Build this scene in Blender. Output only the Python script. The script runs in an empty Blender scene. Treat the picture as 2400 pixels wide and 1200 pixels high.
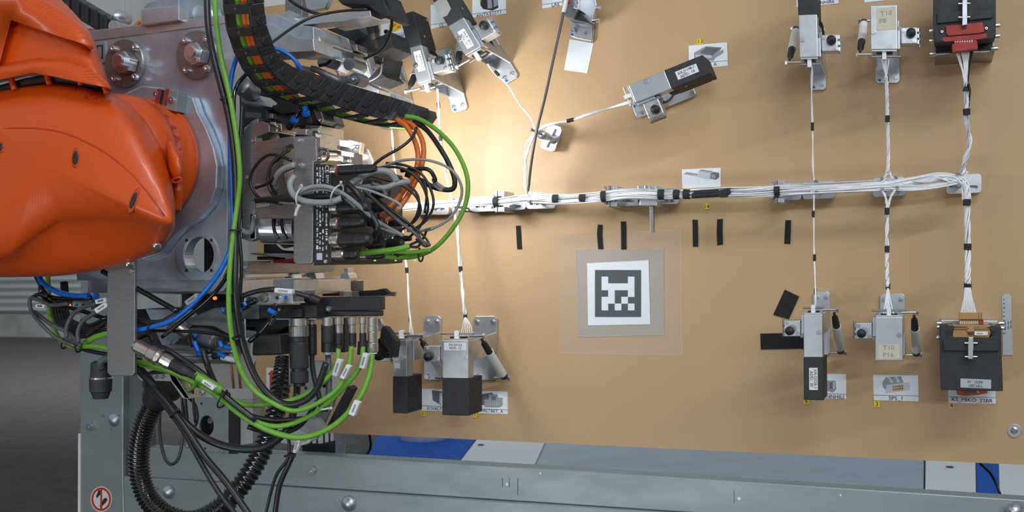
import bpy, bmesh, math, random
from mathutils import Vector, Matrix
from mathutils.geometry import tessellate_polygon
from mathutils.bvhtree import BVHTree
random.seed(7)
SC = bpy.context.scene
COL = SC.collection
# ------------------------------------------------------------------ camera
# world: the harness board is the vertical plane y=0, the camera stands at y=-D and looks towards it, turned left
D, CH, F = 2.7, 1.3, 2563.2
Xc = Vector((6570, 111, 2563.2)).normalized()      # world x in camera axes
Yc = Vector((1000, 0, -2563.2)); Yc = (Yc - Xc*Yc.dot(Xc)).normalized()
Zc = Xc.cross(Yc)
RC = Matrix((Xc, Yc, Zc))                          # camera -> world rotation
CAM = Vector((0, -D, CH))
cd = bpy.data.cameras.new('camera'); cam = bpy.data.objects.new('camera', cd); COL.objects.link(cam)
cam.matrix_world = Matrix.Translation(CAM) @ RC.to_4x4()
cd.sensor_width = 36; cd.lens = 36*F/2400; cd.clip_end = 200
cd.dof.use_dof = True; cd.dof.focus_distance = 2.45; cd.dof.aperture_fstop = 7.0
SC.camera = cam
# ------------------------------------------------------------------ world, lights, exposure
w = bpy.data.worlds.new('world'); SC.world = w; w.use_nodes = True
nt = w.node_tree; nt.nodes.clear()
o_ = nt.nodes.new('ShaderNodeOutputWorld'); b_ = nt.nodes.new('ShaderNodeBackground')
tc = nt.nodes.new('ShaderNodeTexCoord'); sx = nt.nodes.new('ShaderNodeSeparateXYZ'); rp = nt.nodes.new('ShaderNodeValToRGB')
mr = nt.nodes.new('ShaderNodeMapRange'); mr.inputs[1].default_value = -1
nt.links.new(tc.outputs['Generated'], sx.inputs[0]); nt.links.new(sx.outputs[2], mr.inputs[0]); nt.links.new(mr.outputs[0], rp.inputs[0])
rp.color_ramp.elements[0].color = (0.10, 0.10, 0.10, 1); rp.color_ramp.elements[0].position = 0.40
rp.color_ramp.elements[1].color = (0.42, 0.46, 0.50, 1); rp.color_ramp.elements[1].position = 0.62
nt.links.new(rp.outputs[0], b_.inputs[0]); b_.inputs[1].default_value = 0.62
nt.links.new(b_.outputs[0], o_.inputs[0])
def area(name, loc, target, sx_, sy_, power, col=(1, 1, 1)):
    l = bpy.data.lights.new(name, 'AREA'); l.shape = 'RECTANGLE'; l.size = sx_; l.size_y = sy_; l.energy = power; l.color = col
    o = bpy.data.objects.new(name, l); COL.objects.link(o); o.location = loc
    o.rotation_euler = (Vector(target)-Vector(loc)).to_track_quat('-Z', 'Y').to_euler(); return o
area('ceiling_strip_light', (2.1, -3.6, 4.6), (0.6, 0, 1.2), 4.2, 0.08, 92, (0.93, 0.97, 1.0))
area('ceiling_strip_light', (2.6, -6.3, 3.0), (0.2, 0, 1.3), 5.0, 0.16, 86, (0.93, 0.97, 1.0))
SC.view_settings.view_transform = 'Standard'; SC.view_settings.look = 'None'
SC.view_settings.exposure = 0.3; SC.view_settings.gamma = 1; SC.view_settings.use_curve_mapping = False
# ------------------------------------------------------------------ pixel (2400x1200) to place, h = stand-off in front of the board
def ray(px, py): return RC @ Vector((px-1200, 600-py, -F))
def P(px, py, h=0.0):
    d = ray(px, py); return CAM + d*((D-h)/d.y)
def S(px, py, h=0.0): return (D-h)/ray(px, py).y      # metres per pixel there
def G(px, py, z):                                     # point on the level plane z
    d = ray(px, py); return CAM + d*((z-CH)/d.z)
area('far_wall_fill', (-8, 7, 5.5), (-9, 14, 0), 4, 4, 520, (.95, .97, 1))  # added fill, brightens the kerb and cladding at the far wall
lamp = area('tool_lamp', P(850, 335, .46), P(1150, 340, 0), .18, .18, 3.8, (1, .98, .95))
area('low_robot_fill', (-1.9, -3.6, .12), (-1.3, -1, 1.2), 1.8, .6, 26, (.95, .97, 1.0))  # added fill without a real window, lifts the wrist's lower facet
# ------------------------------------------------------------------ materials
def mat(name, col, rough=.5, metal=0.0, noise=0.0, nscale=40, bump=0.0, bscale=200, stretch=None, emit=0, coat=0, alpha=1, col2=None):
    m = bpy.data.materials.new(name); m.use_nodes = True; t = m.node_tree; b = t.nodes['Principled BSDF']
    b.inputs['Base Color'].default_value = (*col, 1); b.inputs['Roughness'].default_value = rough; b.inputs['Metallic'].default_value = metal
    if coat: b.inputs['Coat Weight'].default_value = coat; b.inputs['Coat Roughness'].default_value = .15
    if alpha < 1: b.inputs['Alpha'].default_value = alpha
    if emit: b.inputs['Emission Color'].default_value = (*col, 1); b.inputs['Emission Strength'].default_value = emit
    if noise or bump or col2:
        tc = t.nodes.new('ShaderNodeTexCoord'); mp = t.nodes.new('ShaderNodeMapping'); t.links.new(tc.outputs['Object'], mp.inputs[0])
        if stretch: mp.inputs['Scale'].default_value = stretch
        if noise or col2:
            n = t.nodes.new('ShaderNodeTexNoise'); n.inputs['Scale'].default_value = nscale; n.inputs['Detail'].default_value = 5
            t.links.new(mp.outputs[0], n.inputs['Vector'])
            r = t.nodes.new('ShaderNodeValToRGB'); r.color_ramp.elements[0].position = .3; r.color_ramp.elements[1].position = .7
            c2 = col2 or tuple(c*(1-noise) for c in col)
            r.color_ramp.elements[0].color = (*c2, 1); r.color_ramp.elements[1].color = (*col, 1)
            t.links.new(n.outputs[0], r.inputs[0]); t.links.new(r.outputs[0], b.inputs['Base Color'])
            mm = t.nodes.new('ShaderNodeMapRange'); mm.inputs[3].default_value = min(1, rough+.12*(noise > 0)); mm.inputs[4].default_value = max(.05, rough-.08*(noise > 0))
            t.links.new(n.outputs[0], mm.inputs[0]); t.links.new(mm.outputs[0], b.inputs['Roughness'])
        if bump:
            n2 = t.nodes.new('ShaderNodeTexNoise'); n2.inputs['Scale'].default_value = bscale; n2.inputs['Detail'].default_value = 3
            t.links.new(mp.outputs[0], n2.inputs['Vector']); bp = t.nodes.new('ShaderNodeBump'); bp.inputs['Strength'].default_value = bump; bp.inputs['Distance'].default_value = .002
            t.links.new(n2.outputs[0], bp.inputs['Height']); t.links.new(bp.outputs[0], b.inputs['Normal'])
    return m
M = dict(
 alu=mat('aluminium', (.66, .70, .75), .36, .88, .25, 30, .05, 120),
 aluplate=mat('milled_aluminium_plate', (.62, .71, .82), .36, .74, .40, 12, .05, 60),
 alubright=mat('polished_aluminium', (.68, .71, .75), .32, .95, .1, 30),
 brushed=mat('brushed_steel', (.36, .36, .36), .38, .85, .25, 25, .06, 90, (1, 1, 12)),
 steel=mat('steel_screw', (.72, .72, .73), .25, .95),
 nickel=mat('nickel_plated_brass', (.66, .62, .57), .26, .95, .03, 20),
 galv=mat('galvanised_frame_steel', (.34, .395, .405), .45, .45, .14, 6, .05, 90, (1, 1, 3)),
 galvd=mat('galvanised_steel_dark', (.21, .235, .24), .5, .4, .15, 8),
 panel=mat('grey_sheet_panel', (.52, .54, .53), .5, .3, .08, 3, 0, 10, (30, 1, 1)),
 kraft=mat('kraft_board', (.50, .330, .175), .48, 0, .0, 3, .06, 700, None, 0, 0, 1, (.475, .312, .163)),
 edge=mat('board_edge', (.20, .14, .09), .8),
 black=mat('black_plastic', (.022, .023, .025), .42, 0, .2, 60, .04, 300),
 blackm=mat('black_matt_print', (.030, .032, .036), .62, 0, .3, 70, .08, 500),
 blacka=mat('black_anodised', (.035, .036, .04), .35, .3, .2, 50),
 rubber=mat('black_rubber', (.018, .018, .019), .55),
 cblack=mat('black_cable_jacket', (.020, .021, .023), .33),
 cgloss=mat('glossy_black_tube', (.008, .008, .009), .12, coat=.5),
 cgrey=mat('grey_cable_jacket', (.30, .31, .31), .42),
 cdgrey=mat('dark_grey_cable_jacket', (.085, .09, .095), .4),
 cgreen=mat('green_cable_jacket', (.17, .42, .045), .42, 0, .12, 80),
 cblue=mat('blue_tube', (.005, .14, .62), .3),
 corange=mat('orange_cable_jacket', (.78, .17, .03), .42, 0, .15, 60),
 wire=mat('white_wire_insulation', (.82, .84, .86), .38),
 wired=mat('white_wire_with_marks', (.66, .68, .70), .42, 0, .25, 260),
 tape=mat('black_fabric_tape', (.028, .030, .034), .8, 0, .35, 300, .3, 900),
 velcro=mat('black_hook_and_loop', (.020, .021, .023), .95, 0, .4, 900, .6, 1500),
 orange=mat('orange_robot_paint', (.66, .080, .003), .42, 0, .0, 30, .03, 260, coat=.25),
 orangedk=mat('dark_orange_and_shade', (.48, .05, .008), .5),  # darker orange: painted shade of the recesses, also lettering and seam
 white=mat('white_plastic', (.80, .81, .82), .45),
 paper=mat('white_paper_card', (.74, .79, .85), .5),
 papert=mat('white_label_film', (.72, .75, .78), .45),
 silver=mat('silver_label_film', (.50, .53, .57), .35, .2),
 note=mat('pale_masking_tape', (.62, .58, .44), .8, 0, .08, 60, .1, 300),
 greytape=mat('grey_tape_patch', (.36, .38, .36), .6, 0, .2, 120, .3, 400),
 yellow=mat('yellow_sticker', (.82, .60, .02), .5),
 tansticker=mat('tan_sticker', (.62, .40, .16), .5),
 ink=mat('black_ink', (.02, .02, .025), .6),
 inkg=mat('grey_ink', (.12, .13, .15), .6),
 inkm=mat('mid_grey_ink', (.28, .30, .34), .6),
 inkl=mat('pale_grey_ink', (.52, .55, .62), .6),
 marker=mat('marker_black', (.075, .085, .095), .55),
 red=mat('red_plastic', (.38, .03, .02), .5, 0, .2, 60),
 redink=mat('red_print', (.62, .04, .01), .5),
 tan=mat('tan_plastic', (.42, .235, .085), .5, 0, .1, 60),
 bluepaint=mat('blue_lacquer', (.0, .16, .66), .4),
 bluefloor=mat('blue_sheet', (.0, .10, .50), .85),
 whitesheet=mat('white_sheet', (.86, .89, .92), .6),
 steelsheet=mat('blue_grey_steel_sheet', (.48, .56, .64), .5, .2, .12, 4),
 floor=mat('dark_concrete', (.062, .056, .050), .8, 0, .3, 8, .2, 80),
 concrete=mat('pale_concrete', (.36, .36, .35), .85, 0, .35, 3),
 hall=mat('hall_wall_paint', (.42, .43, .42), .8, 0, .1, 1),
 film=mat('clear_adhesive_film', (.72, .68, .62), .25, alpha=.10),
 filme=mat('film_edge', (.80, .74, .66), .3, alpha=.35),
 frost=mat('frosted_adhesive_film', (.62, .60, .58), .35, 0, .0, 30, .2, 700, alpha=.32),
 ledg=mat('green_indicator_light', (.15, .9, .05), .4, emit=1.2),
 ledo=mat('orange_indicator_light', (1, .22, .02), .4, emit=1.2),
 picy=mat('yellow_print', (.75, .48, .02), .5), pico=mat('orange_red_print', (.60, .12, .03), .5), picg=mat('green_print', (.2, .6, .03), .5),
 cleartie=mat('natural_cable_tie', (.62, .64, .62), .35),
 copper=mat('copper_brown_rod', (.40, .20, .09), .4, .5),
 springm=mat('spring_wire', (.55, .54, .50), .3, .9),
 lever=mat('grey_lever', (.16, .17, .18), .35, .4),
)
# ------------------------------------------------------------------ objects
OFF = {}
def thing(name, label, cat, at, group=None, kind=None):
    o = bpy.data.objects.new(name, None); o.empty_display_size = .02; COL.objects.link(o); o.location = at; OFF[o] = Vector(at)
    o['label'] = label; o['category'] = cat
    if group: o['group'] = group
    if kind: o['kind'] = kind
    return o
def link(name, bm, m, parent=None, bevel=0, smooth=False, label=None, cat=None, group=None, kind=None, sub=0):
    bmesh.ops.recalc_face_normals(bm, faces=bm.faces)
    if parent is None:
        bb = [v.co for v in bm.verts]; c = Vector([(min(v[i] for v in bb)+max(v[i] for v in bb))/2 for i in range(3)])
        c.y = max(v.y for v in bb)
    else: c = OFF[parent]
    bmesh.ops.translate(bm, verts=bm.verts, vec=-c)
    me = bpy.data.meshes.new(name); bm.to_mesh(me); bm.free(); me.materials.append(M[m])
    if smooth:
        for p in me.polygons: p.use_smooth = True
    o = bpy.data.objects.new(name, me); COL.objects.link(o)
    if parent is None: o.location = c
    else: o.parent = parent
    OFF[o] = c
    if bevel:
        md = o.modifiers.new('bevel', 'BEVEL'); md.width = bevel; md.segments = 2; md.limit_method = 'ANGLE'; md.angle_limit = .6
    if sub:
        md = o.modifiers.new('sub', 'SUBSURF'); md.levels = sub; md.render_levels = sub
    if label: o['label'] = label
    if cat: o['category'] = cat
    if group: o['group'] = group
    if kind: o['kind'] = kind
    return o
# ------------------------------------------------------------------ shapes
def R(x0, y0, x1, y1): return [(x0, y0), (x1, y0), (x1, y1), (x0, y1)]
def Q(ax, ay, bx, by, w_):
    dx, dy = bx-ax, by-ay; l = math.hypot(dx, dy); nx, ny = -dy/l*w_/2, dx/l*w_/2
    return [(ax+nx, ay+ny), (bx+nx, by+ny), (bx-nx, by-ny), (ax-nx, ay-ny)]
def ell(cx, cy, rx, ry=None, n=20, a0=0):
    ry = ry or rx; return [(cx+rx*math.cos(a0+i*2*math.pi/n), cy+ry*math.sin(a0+i*2*math.pi/n)) for i in range(n)]
def prism(loops, hf, hb, bm=None):
    """outline traced at its own stand-off hf (first loop outer, others holes), given real thickness back to hb"""
    bm = bm or bmesh.new()
    if isinstance(loops[0][0], (int, float)): loops = [loops]
    pts = [[P(x, y, hf) for x, y in l] for l in loops]
    d = Vector((0, hf-hb, 0)); fr = []; bk = []
    for l in pts:
        fr.append([bm.verts.new(p) for p in l]); bk.append([bm.verts.new(p+d) for p in l])
    if len(loops) == 1:
        bm.faces.new(fr[0]); bm.faces.new(bk[0][::-1])
    else:
        F_ = sum(fr, []); B_ = sum(bk, [])
        for t in tessellate_polygon(pts):
            bm.faces.new([F_[i] for i in t]); bm.faces.new([B_[i] for i in t][::-1])
    for f, b in zip(fr, bk):
        n = len(f)
        for i in range(n): bm.faces.new((f[i], b[i], b[(i+1) % n], f[(i+1) % n]))
    return bm
def revolve(p0, p1, prof, n=16, bm=None):
    """prof: (fraction along p0-p1, radius m)"""
    bm = bm or bmesh.new(); ax = (p1-p0); a = ax.normalized(); u = a.orthogonal().normalized(); v = a.cross(u); rings = []
    for t, r in prof:
        c = p0+ax*t; rings.append([bm.verts.new(c+(u*math.cos(k*2*math.pi/n)+v*math.sin(k*2*math.pi/n))*max(r, 1e-5)) for k in range(n)])
    for A, B in zip(rings, rings[1:]):
        for k in range(n): bm.faces.new((A[k], A[(k+1) % n], B[(k+1) % n], B[k]))
    bm.faces.new(rings[0][::-1]); bm.faces.new(rings[-1]); return bm
def cylz(px, py, r, hf, hb, n=20, bm=None, prof=None):
    s = S(px, py, hf); a = P(px, py, hf); b = a+Vector((0, hf-hb, 0))
    return revolve(b, a, prof and [(t, q*r*s) for t, q in prof] or [(0, r*s), (1, r*s)], n, bm)
def spline(pts, seg=7):
    if len(pts) < 3:
        a, b = pts[0], pts[-1]; return [a.lerp(b, i/seg) for i in range(seg+1)]
    out = []; q = [pts[0]*2-pts[1]]+list(pts)+[pts[-1]*2-pts[-2]]
    for i in range(1, len(q)-2):
        p0, p1, p2, p3 = q[i-1:i+3]
        for k in range(seg):
            t = k/seg; out.append(.5*((2*p1)+(p2-p0)*t+(2*p0-5*p1+4*p2-p3)*t*t+(3*p1-p0-3*p2+p3)*t**3))
    out.append(q[-2]); return out
def frames(path):
    T = [(path[min(i+1, len(path)-1)]-path[max(i-1, 0)]).normalized() for i in range(len(path))]
    u = T[0].orthogonal().normalized(); U = []
    for t in T:
        u = (u-t*u.dot(t)); u = u.normalized() if u.length > 1e-6 else t.orthogonal().normalized(); U.append(u)
    return T, U
def sweep(path, r, n=8, bm=None):
    bm = bm or bmesh.new(); T, U = frames(path); rings = []
    for i, p in enumerate(path):
        rr = r(i, len(path)) if callable(r) else r; v = T[i].cross(U[i])
        rings.append([bm.verts.new(p+(U[i]*math.cos(k*2*math.pi/n)+v*math.sin(k*2*math.pi/n))*rr) for k in range(n)])
    for A, B in zip(rings, rings[1:]):
        for k in range(n): bm.faces.new((A[k], A[(k+1) % n], B[(k+1) % n], B[k]))
    bm.faces.new(rings[0][::-1]); bm.faces.new(rings[-1]); return bm
def pp(pts): return [P(*p) for p in pts]
def tube(pts, rpx, n=10, seg=7, bm=None):
    m = pts[len(pts)//2]; return sweep(spline(pp(pts), seg), rpx*S(*m), n, bm)
def loft(layers, n=40, bm=None):
    bm = bm or bmesh.new(); rings = []
    for poly, h in layers:
        pts = [P(x, y, h) for x, y in poly]; pts.append(pts[0]); L = [0]
        for a, b in zip(pts, pts[1:]): L.append(L[-1]+(b-a).length)
        ring = []; j = 0
        for k in range(n):
            s = L[-1]*k/n
            while L[j+1] < s: j += 1
            ring.append(bm.verts.new(pts[j].lerp(pts[j+1], (s-L[j])/max(1e-9, L[j+1]-L[j]))))
        rings.append(ring)
    for A, B in zip(rings, rings[1:]):
        for k in range(n): bm.faces.new((A[k], A[(k+1) % n], B[(k+1) % n], B[k]))
    bm.faces.new(rings[0][::-1]); bm.faces.new(rings[-1]); return bm
def hexn(px, py, r, hf, hb, a0=.3, bm=None):
    s = S(px, py, hf); c = P(px, py, hf); bm = bm or bmesh.new()
    f = [bm.verts.new(c+Vector((math.cos(a0+i*math.pi/3)*r*s, 0, math.sin(a0+i*math.pi/3)*r*s))) for i in range(6)]
    b = [bm.verts.new(v.co+Vector((0, hf-hb, 0))) for v in f]
    bm.faces.new(f); bm.faces.new(b[::-1])
    for i in range(6): bm.faces.new((f[i], b[i], b[(i+1) % 6], f[(i+1) % 6]))
    return bm
def screw(parent, px, py, r, h, hb=None, name='screw', m='steel'):
    """socket head cap screw with its hexagon recess"""
    hb = h-.006 if hb is None else hb; s = S(px, py, h); a = P(px, py, h); b = a+Vector((0, h-hb, 0)); r_ = r*s
    bm = revolve(b, a, [(0, r_), (.85, r_), (1, r_*.88), (1, r_*.5), (.5, r_*.46)], 12)
    return link(name, bm, m, parent)
def text(parent, s, px, py, h, size, ang=0, m='ink', name='lettering', align='CENTER', xs=1, ext=.0002):
    c = bpy.data.curves.new('t', 'FONT'); c.body = s; c.align_x = align; c.align_y = 'CENTER'; c.extrude = ext; c.resolution_u = 2; c.space_line = .95
    k = S(px, py, h)*size; to = bpy.data.objects.new('t', c); COL.objects.link(to)
    dg = bpy.context.evaluated_depsgraph_get(); me = bpy.data.meshes.new_from_object(to.evaluated_get(dg)); bpy.data.objects.remove(to); bpy.data.curves.remove(c)
    a = math.radians(ang); ca, sa = math.cos(a), math.sin(a)
    mt = Matrix.Translation(P(px, py, h)) @ Matrix(((ca*k*xs, -sa*k, 0, 0), (0, 0, -1, 0), (sa*k*xs, ca*k, 0, 0), (0, 0, 0, 1)))
    bm = bmesh.new(); bm.from_mesh(me); bpy.data.meshes.remove(me); bmesh.ops.transform(bm, matrix=mt, verts=bm.verts)
    return link(name, bm, m, parent)
def pr(parent, name, poly, hf, hb, m, bevel=.0012, **k): return link(name, prism(poly, hf, hb), m, parent, bevel, **k)
# ================================================================== SETTING
fl = bmesh.new(); vs = [fl.verts.new(v) for v in ((-40, -14, 0), (20, -14, 0), (20, 40, 0), (-40, 40, 0))]; fl.faces.new(vs)
link('floor', fl, 'floor', kind='structure', label='dark concrete hall floor')
def wbox(x0, x1, y0, y1, z0, z1, bm=None):
    bm = bm or bmesh.new(); v = [bm.verts.new((x, y, z)) for x in (x0, x1) for y in (y0, y1) for z in (z0, z1)]
    for f in ((0, 1, 3, 2), (4, 6, 7, 5), (0, 4, 5, 1), (2, 3, 7, 6), (0, 2, 6, 4), (1, 5, 7, 3)): bm.faces.new([v[i] for i in f])
    return bm
gp = G(60, 790, 0)
link('wall_back', wbox(-40, 20, gp.y+.6, gp.y+.9, 0, 7), 'hall', kind='structure', label='pale hall wall far behind')
link('trim_1', wbox(-40, 20, gp.y, gp.y+.6, 0, .42), 'concrete', kind='structure', label='pale concrete kerb at the foot of the far wall')
bm = bmesh.new()                                       # corrugated cladding above the kerb
z = .42; k = 0
prof = []
while z < 1.25: prof.append((z, .10 if k % 2 else 0)); z += .075; k += 1
va = [bm.verts.new((-40, gp.y+.45-d_, z_)) for z_, d_ in prof]; vb = [bm.verts.new((20, gp.y+.45-d_, z_)) for z_, d_ in prof]
for i in range(len(prof)-1): bm.faces.new((va[i], vb[i], vb[i+1], va[i+1]))
link('trim_2', bm, 'panel', kind='structure', label='ribbed metal cladding above the kerb')
# ------------------------------------------------------------------ harness board
board = thing('harness_board', 'large upright kraft brown board carrying the wire harness', 'board', P(1500, 600, 0))
pr(board, 'sheet', [(602, -10), (640, 13), (1200, -60), (2600, -240), (2600, 1100), (780, 1015), (606, 1006)][2:] and [(606, 18), (650, 12), (2600, -215), (2600, 1099), (780, 1015), (598, 1007)], 0, -.018, 'kraft', 0)
scr = pr(board, 'washer', ell(2378, 1010, 16, 16, 28), .003, 0, 'alu', .0006); OFF[scr] = OFF[board]
cyl = link('screw', cylz(2377, 1009, 8, .006, 0, 16, prof=[(0, 1), (.7, 1), (1, .6)]), 'steel', board)
# low cabinets and sheets on the floor beyond the board
def slab(name, label, cat, pts, z, t, m):
    bm = bmesh.new(); a = [G(x, y, z) for x, y in pts]; f = [bm.verts.new(p) for p in a]; b = [bm.verts.new(p-Vector((0, 0, t))) for p in a]
    bm.faces.new(f); bm.faces.new(b[::-1]); n = len(a)
    for i in range(n): bm.faces.new((f[i], b[i], b[(i+1) % n], f[(i+1) % n]))
    link(name, bm, m, None, .004, label=label, cat=cat)
slab('floor_plate', 'blue plate lying left under the board, with a grey post on it', 'plate', [(838, 1104), (905, 985), (1150, 985), (1058, 1104)], .12, .12, 'bluefloor')
slab('cover_plate', 'white cover plate between the blue plate and the long grey sheet', 'plate', [(1060, 1104), (1152, 985), (1300, 985), (1246, 1104)], .12, .12, 'whitesheet')
slab('steel_sheet', 'long blue-grey steel sheet lying behind the bottom beam', 'plate', [(1249, 1104), (1303, 985), (2166, 1000), (2164, 1190), (1249, 1190)], .12, .12, 'steelsheet')
slab('cover_plate', 'white cover plate at the right end of the long grey sheet', 'plate', [(2168, 1190), (2170, 1000), (2285, 1000), (2288, 1190)], .12, .12, 'whitesheet')
slab('floor_plate', 'narrow blue plate at the right under the board', 'plate', [(2290, 1190), (2287, 1000), (2338, 1000), (2342, 1190)], .12, .12, 'bluefloor')
slab('rail_cover', 'pale ribbed rail cover in the bottom right corner', 'cover', [(2343, 1190), (2339, 1000), (2500, 1000), (2500, 1190)], .12, .12, 'whitesheet')
g0 = G(975, 1034, .12); s0 = .16
link('pipe_stub', revolve(g0+Vector((0, .12, 0)), g0+Vector((0, .12, .25)), [(0, s0), (1, s0)], 32), 'white', None, 0, True, label='grey round post standing on the blue plate', cat='post')
for x, y in ((1127, 1043), (2226, 1095)):
    g = G(x, y, .122); link('hole_plug', revolve(g, g+Vector((0, 0, .004)), [(0, .02), (1, .02)], 16), 'rubber', None, label='small black plug in the %s white cover plate' % ('left' if x < 2000 else 'right'), cat='plug')
link('cable', tube([(866, 1015, -.2), (868, 1050, -.25), (850, 1080, -.25), (848, 1095, -.25)], 3), 'cblack', None, 0, True, label='thin black cable hanging below the board over the blue plate', cat='cable')
link('cable', tube([(2296, 1085, -.2), (2325, 1115, -.25), (2345, 1160, -.25)], 3), 'cblack', None, 0, True, label='thin black cable over the narrow blue plate at the right', cat='cable')
# ------------------------------------------------------------------ steel frame in front of the board's lower edge
fr = thing('machine_stand', 'grey galvanised swing frame around the left and bottom of the board', 'frame', P(240, 1190, 0))
HB = .06
pr(fr, 'bottom_beam', [(300, 1046), (730, 1066), (1240, 1096), (2500, 1178), (2500, 1260), (690, 1140), (300, 1117)], HB, HB-.05, 'galv', .003)
pr(fr, 'bottom_beam', [(200, 1110), (690, 1143), (2500, 1264), (2500, 1500), (200, 1500)], HB+.012, HB-.06, 'galv', .003)
pr(fr, 'post', [(190, -80), (292, -80), (288, 1112), (300, 1500), (186, 1500)], HB+.016, HB-.07, 'galv', .003)
pr(fr, 'edge_strip', [(183, 1016), (188, 1016), (187, 1500), (181, 1500)], HB+.02, HB-.08, 'whitesheet', .0005)
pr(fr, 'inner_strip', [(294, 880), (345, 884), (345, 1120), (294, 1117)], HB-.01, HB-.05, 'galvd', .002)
pr(fr, 'post', [(340, -80), (602, -80), (602, 840), (586, 870), (586, 640), (340, 640)], -.05, -.09, 'panel', .001, label='grey sheet upright beside the board')
pr(fr, 'hinge_plate', [[(438, 932), (535, 934), (535, 1062), (438, 1056)], ell(484, 998, 17, 24, 24)], HB+.004, HB-.004, 'galv', .001)
pr(fr, 'hinge_back_plate', R(440, 940, 530, 1058), HB-.045, HB-.05, 'rubber', 0)
pr(fr, 'bearing_block', [(535, 918), (592, 916), (592, 1040), (562, 1044), (562, 1062), (535, 1062)], HB-.01, HB-.07, 'panel', .002)
pr(fr, 'slot_shade', R(535, 958, 558, 1064), HB+.001, HB-.02, 'rubber', .001)  # black strip put in as the shade of an open slot
pr(fr, 'top_plate', [(460, 918), (592, 916), (592, 936), (460, 934)], HB-.002, HB-.07, 'panel', .001)
screw(fr, 492, 986, 8, HB-.02, HB-.05)
for x, y, r in ((472, 946, 3), (481, 1051, 3)): link('hole', cylz(x, y, r, HB+.0045, HB+.003, 12), 'rubber', fr)
for x, y in ((519, 950), (438, 1044), (519, 1056), (470, 922)): screw(fr, x, y, 7, HB+.010, HB+.003)
for x, y, r in ((260, 985, 17), (387, 1155, 17), (811, 1183, 19), (2378, 1200, 17)):
    b = link('dome_bolt', cylz(x, y, r, HB+.03, HB+.012, 24, prof=[(0, 1), (.2, 1), (.5, .9), (.75, .68), (.92, .38), (1, .06)]), 'alu', fr, 0, True, label='large domed bolt head')
    for k in range(3):
        a = math.pi/2+k*2*math.pi/3
        link('rivet', cylz(x+(r+4)*math.cos(a), y+(r+4)*math.sin(a), 3, HB+.019, HB+.012, 10), 'steel', fr)
screw(fr, 207, 1001, 9, HB+.03, HB+.012); screw(fr, 729, 1104, 10, HB+.012, HB-.001)
for x, y in ((1188, 1135), (1266, 1110), (1732, 1169), (1970, 1161)): link('rivet', cylz(x, y, 4 if x in (1188, 1732) else 2.5, HB+.003, HB-.001, 12), 'white', fr)
for x, y, l_ in ((1177, 1120, 22), (1193, 1120, 22), (1213, 1120, 40), (1720, 1150, 30)): pr(fr, 'scribe_line', R(x, y, x+1, y+l_), HB+.0006, HB-.001, 'rubber', 0)
# sign on the post
sg = thing('warning_sign', 'round no stepping sticker with footprints on the grey post', 'sign', P(237, 1170, HB+.016))
pr(sg, 'disc', ell(237, 1170, 25, 30, 40), HB+.0175, HB+.016, 'white', 0)
pr(sg, 'ring', [ell(237, 1170, 23, 27.5, 40), ell(237, 1170, 18.5, 22.5, 40)], HB+.0181, HB+.0175, 'redink', 0)
for (x, y, a) in ((232, 1160, 1), (243, 1176, 1)):
    pr(sg, 'footprint', [(x-1, y-12), (x+4, y-10), (x+4, y-2), (x-1, y+3), (x-5, y+8), (x-7, y+3), (x-4, y-4)] if y < 1170 else [(x+5, y-10), (x+9, y-5), (x+4, y+3), (x-3, y+9), (x-6, y+16), (x-10, y+10), (x-5, y+1), (x, y-7)], HB+.0181, HB+.0175, 'ink', 0)
pr(sg, 'bar', R(235, 1144, 239, 1197), HB+.0186, HB+.0181, 'redink', 0)
# profile post, grey bracket plate and black strap below the tool
ex = thing('aluminium_profile', 'slotted aluminium profile upright behind the tool with a black strap', 'profile', P(745, 1080, -.03))
pr(ex, 'profile', [(712, 880), (780, 880), (782, 1082), (714, 1082)], -.03, -.1, 'alu', .001)
for x in (727, 741, 757, 770): pr(ex, 'slot', R(x, 900, x+4, 1080), -.0292, -.031, 'rubber', 0)
pr(ex, 'strap', [(708, 1040), (745, 1042), (782, 1034), (782, 1066), (745, 1076), (708, 1070)], -.02, -.03, 'tape', .001)
# arrow sign behind the corrugated hose
asn = thing('arrow_sign', 'white sticker with red upward arrow behind the corrugated hose', 'sign', P(637, 900, 0))
pr(asn, 'card', R(624, 862, 650, 980), .001, 0, 'paper', 0)
pr(asn, 'arrow', [(637, 867), (647, 878), (641, 878), (641, 930), (632, 930), (632, 878), (627, 878)], .0016, .001, 'redink', 0)
pr(asn, 'arrow', R(632, 955, 646, 972), .0016, .001, 'redink', 0)
rod = thing('copper_rods', 'two copper brown rods standing left of the board edge', 'rods', P(560, 930, -.1))
for x in (536, 552): link('rod', tube([(x, 800, -.1), (x+14, 930, -.1), (x+70, 1500, -.1)], 3.2), 'copper', rod, 0, True)
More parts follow.
